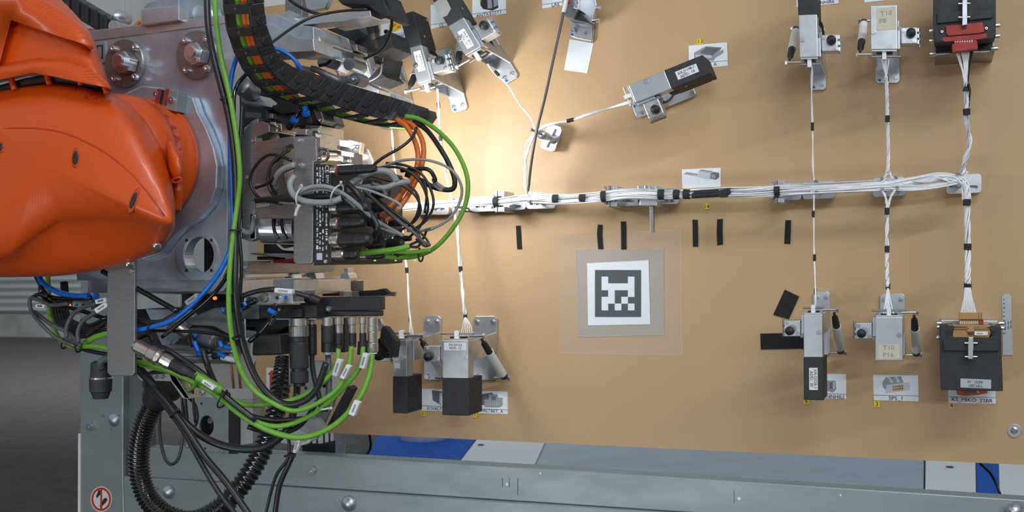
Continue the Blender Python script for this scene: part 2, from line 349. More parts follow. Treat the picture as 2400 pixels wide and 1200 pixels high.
# ================================================================== PRINTED CARDS, STICKERS, STRIPS ON THE BOARD
def card(poly, label, txt, tx, ty, size, ang=0, line=None, m='paper', pics=(), name='label_card'):
    cx = sum(p[0] for p in poly)/4; cy = sum(p[1] for p in poly)/4
    t = thing(name, label, 'card', P(cx, cy, 0))
    cd_ = pr(t, 'card', poly, .0012, 0, m, 0)
    if line: pr(cd_, 'printed_line', Q(*line, .9), .0015, .0012, 'ink', 0)
    for pm, pl in pics: pr(cd_, 'picture', pl, .0015+.0002*pics.index((pm, pl)), .0012, pm, 0)
    if txt: text(cd_, txt, tx, ty, .0016, size, ang, 'ink', xs=1.05)
    return t
card([(1107, -40), (1184, -40), (1186, 32), (1107, 42)], 'white card reading ANTKESSY1 at the top edge with a black connector picture', 'ANTKESSY1', 1146, 33, 12, 4, (1108, 33, 1186, 22),
     pics=[('ink', [(1126, -8), (1166, -12), (1168, 18), (1154, 25), (1132, 21), (1126, 12)]), ('inkm', [(1142, 0), (1152, -3), (1154, 19), (1143, 20)]), ('inkm', [(1156, -2), (1166, -4), (1167, 12), (1157, 17)]), ('picg', [(1123, -4), (1127, -6), (1128, 2), (1125, 6)])])
card([(1009, 12), (1083, 9), (1084, 52), (1010, 68)], 'white card half hidden behind the black block reading LS', 'LS', 1034, 60, 11, 5, (1010, 58, 1083, 47))
card([(892, 53), (946, 42), (949, 90), (893, 98)], 'white card reading EDKOM with a yellow connector picture', 'EDKOM', 929, 87, 11, 5, (893, 84, 948, 77),
     pics=[('picy', [(910, 58), (938, 46), (942, 66), (925, 74), (912, 74)]), ('pico', [(920, 58), (928, 54), (928, 60), (921, 63)]), ('pico', [(930, 62), (939, 60), (939, 64), (931, 66)])])
card([(1269, -30), (1318, -30), (1318, 12), (1271, 20)], 'white card reading LAE partly behind the top centre fixture', 'LAE', 1302, 11, 12, 6, (1270, 11, 1318, 4))
card([(1614, 107), (1704, 99), (1706, 154), (1615, 163)], 'white card with a dark flat connector picture behind the tilted fixture', 'A', 1676, 151, 11, 3, (1615, 150, 1706, 142),
     pics=[('inkm', [(1626, 124), (1654, 108), (1692, 111), (1672, 143), (1628, 138)]), ('inkg', [(1640, 124), (1655, 110), (1690, 113), (1670, 130)]), ('inkm', [(1672, 128), (1695, 116), (1695, 124), (1674, 137)]), ('inkl', [(1630, 128), (1668, 130), (1668, 136), (1630, 134)])])
card([(1598, 397), (1689, 393), (1689, 438), (1599, 442)], 'white card with a silver plug picture above the taped harness', '', 0, 0, 1,
     pics=[('inkl', [(1602, 409), (1609, 403), (1636, 408), (1635, 414)]), ('inkm', [(1602, 408), (1609, 403.5), (1636, 407.5), (1635, 411)]), ('inkl', [(1637, 402), (1643, 397), (1671, 401), (1664, 420), (1637, 415)]), ('inkm', [(1638, 401), (1643, 397), (1671, 401), (1665, 405)]), ('inkg', [(1665, 407), (1672, 403), (1685, 405), (1685, 415), (1678, 421), (1665, 418)]), ('inkm', [(1667, 408), (1677, 410), (1677, 419), (1667, 417)])])
card([(2046, 879), (2152, 880), (2153, 941), (2048, 938)], 'white card reading SPS_1 with a grey and tan connector picture', 'SPS_1', 2100, 934, 13, 0, (2047, 926, 2153, 928),
     pics=[('inkl', [(2072, 898), (2132, 896), (2132, 914), (2076, 922)]), ('inkm', [(2068, 896), (2076, 884), (2112, 882), (2118, 898), (2078, 902), (2076, 914), (2069, 908)]), ('inkl', [(2080, 884), (2086, 883), (2094, 896), (2088, 898)]), ('inkl', [(2096, 883), (2102, 882), (2110, 895), (2104, 897)]), ('tansticker', [(2091, 904), (2116, 901), (2117, 914), (2092, 917)])]+[('inkg', R(2093+5*i, 905+6*j-i*.5, 2096+5*i, 908+6*j-i*.5)) for i in range(5) for j in range(2)])
card([(1884, 876), (1983, 877), (1984, 935), (1885, 932)], 'white card reading NNHILI behind the narrow black block', 'NNHILI', 1957, 930, 12, -1, (1885, 921, 1984, 924),
     pics=[('inkm', [(1936, 892), (1958, 892), (1960, 912), (1952, 920), (1938, 916)]), ('inkg', R(1944, 897, 1951, 911)), ('inkl', R(1953, 896, 1956, 912))])
card([(2222, 900), (2333, 902), (2334, 946), (2223, 944)], 'white card reading KS_MIKO_22BR under the big black block', 'KS_MIKO_22BR', 2278, 938, 12.5, -1, (2223, 930, 2334, 932),
     pics=[('pico', [(2236, 900), (2318, 900), (2314, 922), (2290, 926), (2262, 928), (2244, 926)]), ('inkg', [(2244, 900), (2300, 900), (2296, 918), (2262, 922)]), ('inkl', [(2286, 914), (2292, 912), (2296, 920), (2292, 922)])])
card([(986, 911), (1080, 914), (1080, 966), (988, 962)], 'white card reading SCHALTBET between the two lower left black blocks', 'SCHALTBET', 1026, 958.5, 10.5, -1, (987, 951, 1080, 954),
     pics=[('inkg', [(1012, 914), (1036, 918), (1034, 950), (1014, 938)]), ('inkl', [(1030, 920), (1036, 920), (1034, 948), (1030, 946)])])
card([(1098, 916), (1189, 918), (1190, 971), (1099, 967)], 'white card reading SCHALTBET_A right of the wider lower left block', 'SCHALTBET_A', 1146, 963, 10.5, -1, (1099, 957, 1190, 961),
     pics=[('inkg', [(1128, 924), (1152, 920), (1160, 926), (1160, 948), (1130, 950)]), ('inkm', [(1134, 936), (1146, 936), (1146, 924), (1166, 924), (1168, 932), (1178, 932), (1178, 950), (1170, 955), (1136, 954)]), ('inkg', R(1152, 928, 1162, 938))]+[('inkl', R(1138+5*i, 944, 1139.5+5*i, 951)) for i in range(7)])
card([(1866, -30), (1965, -30), (1965, 8), (1867, 17)], 'white card reading NHIRE at the top edge', 'NHIRE', 1939, 5, 11, 2, (1867, -2, 1965, -6))
card([(2025, -30), (2080, -30), (2080, 0), (2026, 6)], 'blank lower corner of a white card above the taped aluminium block', '', 0, 0, 1)
def sticker(n, x, y, r, m='yellow', where=''):
    t = thing('number_sticker', '%s number sticker reading %s %s' % ('tan' if m != 'yellow' else 'yellow', n, where), 'sticker', P(x, y, 0))
    st_ = pr(t, 'sticker', R(x-r, y-r, x+r, y+r), .002, 0, m, 0); text(st_, n, x, y, .0023, r*2.1, 0, 'ink')
for a in (('13', 1641, 97, 6.5, 'yellow', 'above the dark connector card'), ('14', 1656, 484, 6.5, 'yellow', 'below the taped harness'), ('10', 1609, 448, 6.5, 'yellow', 'half hidden behind the taped harness'),
          ('11', 994, 969, 5.5, 'yellow', 'under the SCHALTBET card'), ('12', 1116, 973, 6, 'yellow', 'at the foot of the wider lower left block'), ('6', 1890, 940, 6.5, 'yellow', 'at the foot of the narrow black block'),
          ('3', 2055, 947, 7, 'yellow', 'below the SPS_1 card'), ('4', 2230, 951, 7, 'tansticker', 'below the KS_MIKO_22BR card')): sticker(*a)
wh = ['leftmost, below the first pin holder', 'second from left, slightly bent, above the marker', 'third from left, the longest, above the marker', 'fourth from left, right of the clear film corner', 'fifth from left, below sticker 14', 'rightmost, left of the thin single wire']
for i, q in enumerate([[(1209, 529), (1220, 529), (1223, 584), (1212, 584)], [(1401, 526), (1412, 527), (1411, 555), (1414, 584), (1402, 584), (1399, 548)], [(1455, 519), (1467, 519), (1468, 585), (1456, 585)],
                       [(1623, 515), (1635, 515), (1636, 578), (1624, 578)], [(1681, 514), (1694, 513), (1693, 540), (1694, 573), (1681, 575), (1680, 545)], [(1841, 516), (1854, 516), (1852, 572), (1838, 571)]]):
    link('fabric_strip', prism(q, .0022, 0), 'velcro', label='short black fabric strip on the board, '+wh[i], cat='strip', group='black fabric strips on the board')
link('fabric_patch', prism([(1839, 679), (1873, 695), (1849, 748), (1812, 738)], .0025, 0), 'velcro', label='tilted rectangular black fabric patch above left of the lower fixture', cat='patch')
link('fabric_patch', prism([(1782, 782), (1884, 780), (1884, 817), (1783, 819)], .0025, 0), 'velcro', label='horizontal black fabric patch tucked behind the lower narrow fixture', cat='patch')
t = thing('silver_strip', 'long silver label strip with small handwriting right of the big lower block', 'label', P(2360, 760, 0))
pr(t, 'strip', [(2348, 697), (2354, 690), (2364, 689), (2370, 695), (2371, 760), (2374, 832), (2351, 833), (2350, 760)], .002, 0, 'silver', 0)
for i in range(9): pr(t, 'written_mark', R(2351, 700+i*10, 2354+(i % 3), 703+i*10), .0023, .002, 'inkg', 0)
for i, (x, y) in enumerate(((2355, 755), (2362, 753), (2368, 751), (2355, 766), (2362, 764), (2368, 762))): pr(t, 'written_mark', R(x, y, x+2.5, y+8), .0023, .002, 'inkg', 0)
# adhesive films and the square machine marker
mk = thing('film_sheet', 'large clear adhesive film square around the printed marker', 'film', P(1453, 690, 0))
pr(mk, 'film', [(1310, 548), (1597, 541), (1598, 833), (1310, 828)], .0008, .0002, 'film', 0)
for a in ((1310, 548, 1597, 541), (1597, 541, 1598, 833), (1598, 833, 1310, 828), (1310, 688, 1596, 688)): pr(mk, 'film_edge', Q(*a, 1.0), .0011, .0008, 'filme', 0)
fr2 = thing('frosted_film', 'frosted adhesive film square with worn edges under the marker sheet', 'film', P(1453, 690, 0))
random.seed(3); q = []
for (a, b) in (((1349, 585), (1554, 583)), ((1554, 583), (1556, 786)), ((1556, 786), (1354, 789)), ((1354, 789), (1349, 585))):
    for k in range(9): t_ = k/9; q.append((a[0]+(b[0]-a[0])*t_+random.uniform(-1.2, 1.2), a[1]+(b[1]-a[1])*t_+random.uniform(-1.2, 1.2)))
pr(fr2, 'film', q, .0016, .0010, 'frost', 0)
pr(fr2, 'film_edge', [q, [(1452+(x-1452)*.985, 686+(y-686)*.985) for x, y in q]], .0020, .0016, 'filme', 0)
mc = thing('marker_sheet', 'white square sheet with a black and white machine vision marker', 'marker', P(1450, 688, 0))
pr(mc, 'sheet', [(1376, 617), (1520, 610), (1524, 760), (1378, 763)], .0026, .0016, 'paper', 0)
x0, y0, cw, chh = 1394.4, 632.8, 15.45, 15.75
pr(mc, 'black_square', R(x0, y0, x0+7*cw, y0+7*chh), .0030, .0026, 'marker', 0)
for j, row in enumerate(('10001', '11111', '01001', '11010', '10101')):
    i = 0
    while i < 5:
        if row[i] == '1':
            k = i
            while k+1 < 5 and row[k+1] == '1': k += 1
            pr(mc, 'white_square', R(x0+(i+1)*cw, y0+(j+1)*chh-.2, x0+(k+2)*cw, y0+(j+2)*chh+.2), .0034, .0030, 'paper', 0); i = k
        i += 1
# ================================================================== CONNECTOR FIXTURES
def fixture(o, d, W, L, T, s, label, txt=None, tang=0, on='box', Wb=None, spring=True, note=None, patch=False, hu=32, hv=1.0, H=.2, tr=1.0, k=1.0, txs=12, blue=(0, .6, 1)):
    """rigid clamp fixture; o = mouth centre px at stand-off H, d = px direction mouth->tail, u along d, v sideways (s = side of hinge block)"""
    dl = math.hypot(*d); ux, uy = d[0]/dl, d[1]/dl; vx, vy = (-uy*s, ux*s)
    X = lambda u, v: (o[0]+ux*u*k+vx*v*k, o[1]+uy*u*k+vy*v*k)
    O = P(*o, H); base = Vector((O.x, 0, O.z)); t = thing('connector_fixture', label, 'fixture', base, 'connector fixtures screwed on the board')
    sc = S(*o, H)*k
    a = (P(*X(100, 0), H)-O)/100; b = (P(*X(0, 100), H)-O)/100          # metres per unit along u and v, in the board plane
    def W3(u, v, h): q = O+a*u+b*v; q.y = -h; return q
    def bx(name, u0, u1, v0, v1, h0, h1, m, bv=.0012, ch=0, par=t):
        q = [(u0, v0), (u1, v0), (u1, v1), (u0, v1)]
        if ch: q = [(u0, v0+ch), (u0+ch, v0), (u1-ch, v0), (u1, v0+ch), (u1, v1-ch), (u1-ch, v1), (u0+ch, v1), (u0, v1-ch)]
        return hx(name, q, h0, h1, m, bv, par)
    def hx(name, q, h0, h1, m, bv=.0012, par=t):
        bm = bmesh.new(); f = [bm.verts.new(W3(u, v, h1)) for u, v in q]; g = [bm.verts.new(W3(u, v, h0)) for u, v in q]; n = len(q)
        bm.faces.new(f); bm.faces.new(g[::-1])
        for i in range(n): bm.faces.new((f[i], g[i], g[(i+1) % n], f[(i+1) % n]))
        return link(name, bm, m, par, bv)
    def cy(name, p, q, r, m, n=12, prof=None, par=t): return link(name, revolve(W3(*p), W3(*q), [(tt, rr*r*sc) for tt, rr in (prof or ((0, 1), (1, 1)))], n), m, par, .0, prof is not None and len(prof) > 4)
    w = W/2
    wb = max(w, 22)
    bp_ = bx('base_plate', -48, 112, -wb+1, wb-2, .0, .009, 'alu', .001, 6)
    for v in (-wb+10, wb-12):
        cy('base_bolt', (-34, v, .016), (-34, v, .009), 5.5, 'steel', 12, ((0, .5), (.3, .55), (.3, .9), (1, 1)), bp_)
    cy('base_bolt', (104, wb-11, .018), (104, wb-11, .009), 6, 'steel', par=bp_)
    if uy < .5: hx('paint_mark', [(-40, -wb+6), (-45, -wb+9), (-44, -wb+15), (-39, -wb+13)], .009, .0098, 'cblue', 0)
    # L bracket: two upright cheeks between base and body
    for v in (-wb+3, wb-3):
        bm = bmesh.new(); e = 2.2
        q = [(2, H-.03), (50, H-.03), (46, .05), (40, .008), (-8, .008), (-4, .06)]
        A = [bm.verts.new(W3(u, v-e, h)) for u, h in q]; B = [bm.verts.new(W3(u, v+e, h)) for u, h in q]; bm.faces.new(A); bm.faces.new(B[::-1])
        for i in range(6): bm.faces.new((A[i], B[i], B[(i+1) % 6], A[(i+1) % 6]))
        link('bracket_cheek', bm, 'alu', t, .0008)
    bx('bracket_web', 12, 34, -wb+4, wb-4, .07, .082, 'alu')
    bx('body', 0, L, -w, w, H-.035, H, 'alu', .0016)
    bx('mouth_plate', -4, 0, -w+2, w-2, H-.03, H-.002, 'alubright', .0008)
    bx('side_lip', 2, 46, w, w+6, H-.04, H-.008, 'alu', .001)
    cy('body_screw', (42, -w+8, H+.005), (42, -w+8, H), 6, 'steel', 12, ((0, .4), (.4, .45), (.4, 1), (1, 1)))
    # connector retaining clip and rod at the mouth
    rw = min(w+2, 24) if W < 50 else w+8
    cy('retaining_rod', (-15, -rw, H-.012), (-15, rw, H-.012), 2.6, 'brushed', 10)
    bx('clip', -22, -3, -5, 5, H-.018, H-.006, 'white', .0008)
    bx('connector', -8, 2, -w*.6, w*.6, H-.03, H-.014, 'black', .0008)
    # hinge block with knurled knob and toggle screws
    v0 = w+8; hb = .05
    hbk = bx('hinge_block', hu-18, hu+20, v0, v0+38*hv, H-.045, H-.006, 'alu', .0016)
    bx('hinge_arm', hu-12, hu+24, w+1, v0+1, H-.05, H-.012, 'brushed', .001)
    kb = cy('knob', (hu+6, v0+24*hv, H+.012), (hu+6, v0+24*hv, H-.006), 10.5, 'rubber', 18, ((0, .25), (.06, .3), (.06, .85), (.25, 1), (1, 1)), hbk)
    cy('block_screw', (hu+13, v0+6, H-.001), (hu+13, v0+6, H-.006), 4.6, 'steel', 12, ((0, .45), (.5, .5), (.5, 1), (1, 1)), hbk)
    cy('block_screw', (hu-12, v0+31*hv, H-.001), (hu-12, v0+31*hv, H-.006), 4.6, 'steel', 12, ((0, .45), (.5, .5), (.5, 1), (1, 1)), hbk)
    ve = v0+38*hv
    for uu in (hu-16, hu-2, hu+12): cy('toggle_screw', (uu, ve+2, H-.02), (uu+8, ve+2, H-.02), 4, 'steel', 10)
    cy('toggle_pin', (hu-22, ve+5, H-.03), (hu+18, ve+5, H-.03), 2.6, 'brushed', 10)
    if spring:
        v1 = -w-26
        cy('pivot_pin', (-10, -w+2, H-.008), (-10, v1-5, H-.008), 3, 'steel', 10)
        cy('pivot_nut', (-10, v1-5, H-.008), (-10, v1-10, H-.008), 6.5, 'steel', 6)
        cy('gas_spring', (-2, v1, H-.012), (108*.95, v1-1, .035), 9, 'black', 16, ((0, .35), (.08, .4), (.10, .8), (.3, .95), (.32, 1), (.98, 1), (1, .6)))
        cy('spring_sleeve', tuple(x+(y-x)*.32 for x, y in zip((-2, v1, H-.012), (102, v1-1, .035))), tuple(x+(y-x)*.9 for x, y in zip((-2, v1, H-.012), (102, v1-1, .035))), 10.2, 'white' if s*uy > 0 or True else 'steel', 16)
        cy('pivot_pin', (104, -w-2, .035), (104, v1-9, .035), 3.2, 'steel', 10)
        cy('pivot_nut', (104, v1-9, .035), (104, v1-15, .035), 7, 'steel', 6)
    if T:
        wt = w if tr == 1 else w*tr
        bx('tail_block', L, L+T, -w-1, w+1, H-.087, H-.001, 'blackm', .002)
        hx('tail_wedge', [(L-16, w-2), (L, w-2), (L, w+1), (L-16, w+1)], H-.08, H-.036, 'blackm')
        cy('tail_screw', (L+T*.3, w+2, H-.03), (L+T*.3, w, H-.03), 3, 'steel', 10)
        cy('tail_screw', (L+T*.9, w+2, H-.075), (L+T*.9, w, H-.075), 3, 'steel', 10)
        bm = sweep(spline([W3(L-4, w-1, H-.04), W3(L-14, w+5, H-.06), W3(L-36, w+4, H-.10), W3(L-60, w-4, H-.13)]), 3*sc, 8)
        link('cable', bm, 'cblack', t, 0, True)
    an = math.degrees(math.atan2(-uy, ux))
    if txt:
        u_, v_, lw, lh = (L+T*.5, 0, 52, 20) if on == 'box' else txt[2]
        uc = [(u_-lw/2, v_-lh/2), (u_+lw/2, v_-lh/2), (u_+lw/2, v_+lh/2), (u_-lw/2, v_+lh/2)]
        if tang % 180 == 90: uc = [(u_-lh/2, v_-lw/2), (u_+lh/2, v_-lw/2), (u_+lh/2, v_+lw/2), (u_-lh/2, v_+lw/2)]
        hl = H+.0006
        lb = hx('label', uc, H-.002, hl, 'papert', 0)
        c = X(u_, v_); th = math.radians(an+tang)
        for kk, ln in enumerate(txt[:2]):
            off = (-.5 if kk == 0 else .5)*txs*.95*k
            text(lb, ln, c[0]+math.sin(th)*off, c[1]+math.cos(th)*off, hl+.0003, txs*k, an+tang, 'ink')
    if note:
        q, lines = note
        mt_ = pr(t, 'masking_tape', q, H+.001, H-.0005, 'note', 0)
        for ln, x, y in lines: text(mt_, ln, x, y, H+.0014, 15, 2, 'inkm', xs=1.1)
    if patch:
        pr(t, 'tape_patch', patch, H+.0008, H-.0012, 'greytape', 0)
    return t
fixture((1896, 134), (-3, -100), 44, 100, 130, 1, 'narrow fixture with black tail block at the top right, left of the taped one', ('XA.GG35.1', 'ADD.: 19', None), 90+0, txs=10)
fixture((2072, 116), (-1, -100), 64, 104, 0, 1, 'short wide fixture with masking tape reading T10 P8', note=([(2054, 19), (2099, 15), (2101, 68), (2055, 71)], [('T10', 2077, 31), ('P8', 2069, 49)]))
fixture((1905, 737), (1, 100), 44, 101, 100, -1+2, 'narrow lower fixture with black tail block labelled XA.GG36.1', ('XA.GG36.1', 'ADD.: 20', None), -0, txs=9.5)
fixture((2083, 743), (1, 100), 64, 103, 0, 1, 'short lower fixture with masking tape reading T10 P16', note=([(2058, 808), (2108, 807), (2110, 840), (2058, 842)], [('T10', 2083, 815), ('P16', 2082, 832)]))
fixture((937, 797), (0, 100), 32, 86, 86, 1, 'narrow lower left fixture beside the robot tool, labelled XB.E313.4', ('XB.E313.4', 'ADD.: 10', (40, 6, 52, 12)), 0, on='body', txs=6.5)
fixture((1067, 798), (0, 100), 60, 89, 87, 1, 'wide lower left fixture labelled XA.E313.6 with grey tape on its side', ('XA.E313.6', 'ADD.: 12', (14, 0, 51, 18)), 90, on='body', txs=8)
fixture((994, 192), (-22, -83), 33, 86, 82, 1, 'tilted upper left fixture with tall black block labelled XA.E960.5', ('XA.E960.5', 'ADD.: 13', (50, 2, 48, 17)), 180, on='body', txs=8)
fixture((868, 212), (-24, -83), 33, 86, 82, 1, 'tilted fixture just above the black energy chain', ('XA.E717.2', 'ADD.: 15', (46, 2, 48, 17)), 180, on='body', txs=8, k=.96)
fixture((1109, 120), (-36, -61), 42, 80, 100, 1, 'tilted fixture at the top labelled XA.R138.2 with grey tape patch', ('XA.R138.2', 'ADD.: 21', (34, 0, 46, 18)), 180, on='body', txs=8.5, patch=[(1015, 8), (1030, -2), (1047, 0), (1057, 20), (1048, 36), (1035, 41), (1024, 28)])
fixture((1481, 220), (85, -34), 45, 91, 95, 1, 'right tilted fixture in open board, black block labelled XA.J1146.1', ('XA.J1146.1', 'ADD.: 16', None), 0, txs=9.5, spring=False)
# ---- two large black connector blocks
def block(label, side, y, w0, cx, txtl):
    t = thing('connector_block', label, 'fixture', P(cx, y, 0), None); return t
t = thing('connector_block', 'large black block with tan connector and label TIM.2B1', 'fixture', P(2277, 850, 0)); H = .15
pr(t, 'base_plate', [(2205, 750), (2338, 752), (2338, 800), (2205, 800)], .07, .0, 'alu')
pr(t, 'housing', [(2202, 764), (2233, 762), (2240, 770), (2232, 776), (2232, 788), (2240, 792), (2318, 793), (2325, 786), (2325, 778), (2318, 770), (2322, 762), (2347, 766), (2348, 840), (2351, 917), (2205, 914), (2203, 840)], H, .02, 'blackm', .002)
pr(t, 'raised_panel', [(2210, 796), (2341, 798), (2342, 824), (2211, 822)], H+.006, H-.01, 'blackm', .0015)
pr(t, 'slot', R(2269, 843, 2284, 868), H+.0005, H-.004, 'rubber', 0)
c = pr(t, 'tan_connector', [(2234, 771), (2320, 771), (2323, 778), (2318, 792), (2232, 791)], H-.004, H-.03, 'tan')
pr(t, 'tan_connector', [(2222, 761), (2332, 762), (2332, 767), (2222, 765)], H-.002, H-.03, 'tan', .0005)
pr(t, 'connector_rim', R(2236, 769, 2270, 771), H, H-.006, 'tan', 0); pr(t, 'connector_rim', R(2282, 769, 2318, 771), H, H-.006, 'tan', 0)
pr(t, 'connector_latch', R(2266, 764, 2284, 778), H, H-.006, 'tan'); pr(t, 'latch_window', R(2269, 780, 2281, 784), H+.0004, H-.006, 'ink', 0)
pr(t, 'connector_shroud', [(2247, 733), (2302, 733), (2303, 749), (2247, 749)], H-.002, H-.025, 'tan'); pr(t, 'connector_tail', [(2248, 749), (2302, 749), (2304, 762), (2248, 762)], H-.01, H-.03, 'tan')
for i in range(10): pr(t, 'pin_slot', R(2250+i*4.4, 752, 2252.4+i*4.4, 758), H-.0095, H-.011, 'white', 0)
pr(t, 'red_lock', R(2296, 748, 2305, 761), H-.006, H-.02, 'red', .0005)
for x in (2299, 2293): pr(t, 'rim_groove', R(x, 735, x+.8, 748), H-.0018, H-.003, 'ink', 0)
pr(t, 'code_label', R(2284, 777, 2315, 786), H+.0004, H-.0036, 'papert', .0003)
pr(t, 'code_print', R(2289, 781, 2303, 782.5), H+.0008, H+.0004, 'inkg', 0)
for x in (2222, 2328): screw(t, x, 780, 6, H+.002, H-.01, m='black')
for x, y in ((2202, 757), (2202, 766), (2201, 791), (2346, 757), (2347, 768)):
    s_ = -1 if x < 2270 else 1; a = P(x, y, H-.05); link('side_screw', revolve(a-Vector((s_*.004, 0, 0)), a+Vector((s_*.005, 0, 0)), [(0, .0045), (1, .0045)], 10), 'steel', t)
pr(t, 'latch_lever', [(2270, 790), (2281, 790), (2282, 812), (2280, 842), (2269, 842), (2269, 812)], H+.016, H+.004, 'alu')
for y in (804, 836): link('lever_pin', tube([(2261, y, H+.012), (2291, y, H+.012)], 2.4), 'steel', t)
lb = pr(t, 'label', [(2251, 887), (2323, 890), (2323, 911), (2251, 908)], H+.0008, H, 'silver', 0)
text(lb, 'TIM.2B1', 2286, 904, H+.0012, 9, 180-1); text(lb, 'ADD.: 10', 2286, 895, H+.0012, 8.5, 180-1)
t = thing('connector_block', 'large black block with red connector in the top right corner', 'fixture', P(2260, 60, 0)); H = .19
pr(t, 'open_box', [(2190, 96), (2331, 90), (2331, 122), (2190, 130)], H-.06, .0, 'brushed', .001)
pr(t, 'box_opening', [(2194, 101), (2326, 95), (2326, 118), (2194, 126)], H-.0595, H-.062, 'rubber', 0)
pr(t, 'housing', [(2187, -80), (2334, -80), (2334, 84), (2322, 92), (2190, 100), (2187, 60)], H, H-.09, 'blackm', .002)
pr(t, 'raised_panel', [(2196, 30), (2326, 20), (2326, 42), (2197, 55)], H+.006, H-.01, 'blackm', .0015)
pr(t, 'red_connector', [(2216, 60), (2304, 52), (2308, 74), (2296, 78), (2222, 84), (2218, 78)], H+.004, H-.02, 'red')
pr(t, 'red_flange', [(2209, 88), (2312, 78), (2313, 88), (2296, 92), (2216, 98), (2209, 95)], H+.001, H-.02, 'red', .0006)
pr(t, 'red_neck', [(2236, 90), (2288, 86), (2290, 100), (2236, 104)], H, H-.03, 'red')
for i in range(8): pr(t, 'pin_slot', R(2238+i*5.6, 93, 2240+i*5.6, 99), H+.0005, H-.001, 'papert', 0)
pr(t, 'red_shroud', [(2231, 103), (2291, 98), (2292, 115), (2232, 122)], H+.004, H-.02, 'red')
pr(t, 'latch_window', R(2255, 64, 2265, 68), H+.0045, H+.003, 'ink', 0)
for x, y in ((2208, 70), (2312, 62)): screw(t, x, y, 7, H+.002, H-.01, m='black'); screw(t, x, y+4, 3.4, H+.004, H)
for x, y in ((2186, 73), (2186, 96), (2187, 127), (2335, 60), (2335, 85), (2330, 114)):
    s_ = -1 if x < 2270 else 1; a = P(x, y, H-.05); link('side_screw', revolve(a-Vector((s_*.006, 0, 0)), a+Vector((s_*.007, 0, 0)), [(0, .005), (1, .005)], 10), 'steel', t)
pr(t, 'latch_lever', [(2255, -10), (2267, -12), (2267, 58), (2255, 60)], H+.016, H+.004, 'alu')
for y in (9, 41): link('lever_pin', tube([(2246, y, H+.012), (2274, y-1, H+.012)], 2.4), 'steel', t)
# ---- partly visible fixture at the top, with the black cable
t = thing('connector_fixture', 'top centre fixture with dark chamfered housing gripping the black cable', 'fixture', P(1370, 40, 0))
pr(t, 'base_plate', [(1337, 20), (1390, 26), (1386, 97), (1372, 94), (1352, 90), (1337, 84)], .012, .0, 'alu', .001)
pr(t, 'base_rail', [(1388, -30), (1400, -30), (1390, 98), (1382, 92)], .01, .0, 'brushed', .001)
screw(t, 1342, 71, 6.5, .022, .012); link('hole', cylz(1373, 78, 4, .0125, .011), 'brushed', t); link('paint_mark', cylz(1341, 81, 3.6, .0128, .012), 'cblue', t)
pr(t, 'dark_housing', [(1318, -40), (1356, -40), (1356, 22), (1344, 44), (1330, 42), (1322, 36)], .10, .05, 'lever', .001)
pr(t, 'chamfer', [(1322, 34), (1362, 42), (1383, 59), (1344, 55)], .05, .02, 'lever', .001)
pr(t, 'chamfer', [(1322, 20), (1356, 22), (1384, 56), (1346, 46), (1323, 38)], .085, .03, 'blacka', .001)
pr(t, 'side_wall', [(1356, 22), (1362, -30), (1370, -30), (1394, -10), (1398, 12), (1385, 56)], .055, .03, 'alu', .001)
pr(t, 'top_block', [(1343, -40), (1361, -40), (1355, 21), (1343, 19)], .115, .05, 'alubright', .001)
screw(t, 1350, 5, 5, .12, .115)
link('red_plug', tube([(1324, -8, .13), (1332, 0, .13), (1334, 8, .13)], 4), 'red', t, 0, True)
for x, y in ((1392, 20), (1387, 49)):
    a = P(x, y, .05); link('side_screw', revolve(a, a+Vector((.02, 0, 0)), [(0, .004), (.6, .004), (.6, .006), (1, .006)], 10), 'steel', t)
link('paper_sheet', prism([(1335, 92), (1391, 101), (1376, 172), (1322, 164)], .0016, 0), 'paper', label='blank white paper sheet below the top centre fixture', cat='paper')
# ================================================================== HARNESS HOLDERS ON THE BOARD
PT = .03
def rr(x0, y0, x1, y1, r=6, n=4, sh=0):
    q = []
    for cx, cy, a0 in ((x1-r, y0+r, -90), (x1-r, y1-r, 0), (x0+r, y1-r, 90), (x0+r, y0+r, 180)):
        for i in range(n+1): a = math.radians(a0+90*i/n); q.append((cx+r*math.cos(a), cy+r*math.sin(a)+sh*(cx-x0)/(x1-x0)))
    return q
def pad(label, x0, y0, x1, y1, sh=-1.5, slots=((.12, .45), (.55, .88)), pins=(), th=PT, ph=.12, sl=.62):
    t = thing('harness_holder', label, 'holder', P((x0+x1)/2, (y0+y1)/2, 0), 'slotted aluminium holders along the harness')
    w_, h_ = x1-x0, y1-y0; L_ = [rr(x0, y0, x1, y1, 8, 4, sh)]
    for a, b in slots:
        L_.append(rr(x0+w_*a, y0+h_*(sl-.09), x0+w_*b, y0+h_*(sl+.09), h_*.085, 3, 0)[::-1])
    pr(t, 'slotted_pad', L_, th, .012, 'alu', 0)
    pr(t, 'under_plate', rr(x0, y0, x1, y1, 8, 4, sh), .013, 0, 'alu', .0008)
    for a, b in slots: screw(t, x0+w_*(a+b)/2, y0+h_*sl, 4, th-.006, .013)
    for px, py in pins:
        s = S(px, py, ph); a = P(px, py, ph); b = a.copy(); b.y = -th
        link('pin', revolve(b, a, [(0, 3.3*s), (.8, 3.3*s), (.8, 4.2*s), (.97, 4.2*s), (1, 3.4*s), (1, 1.8*s), (.96, 1.6*s)], 14), 'brushed', t, 0, False)
    return t
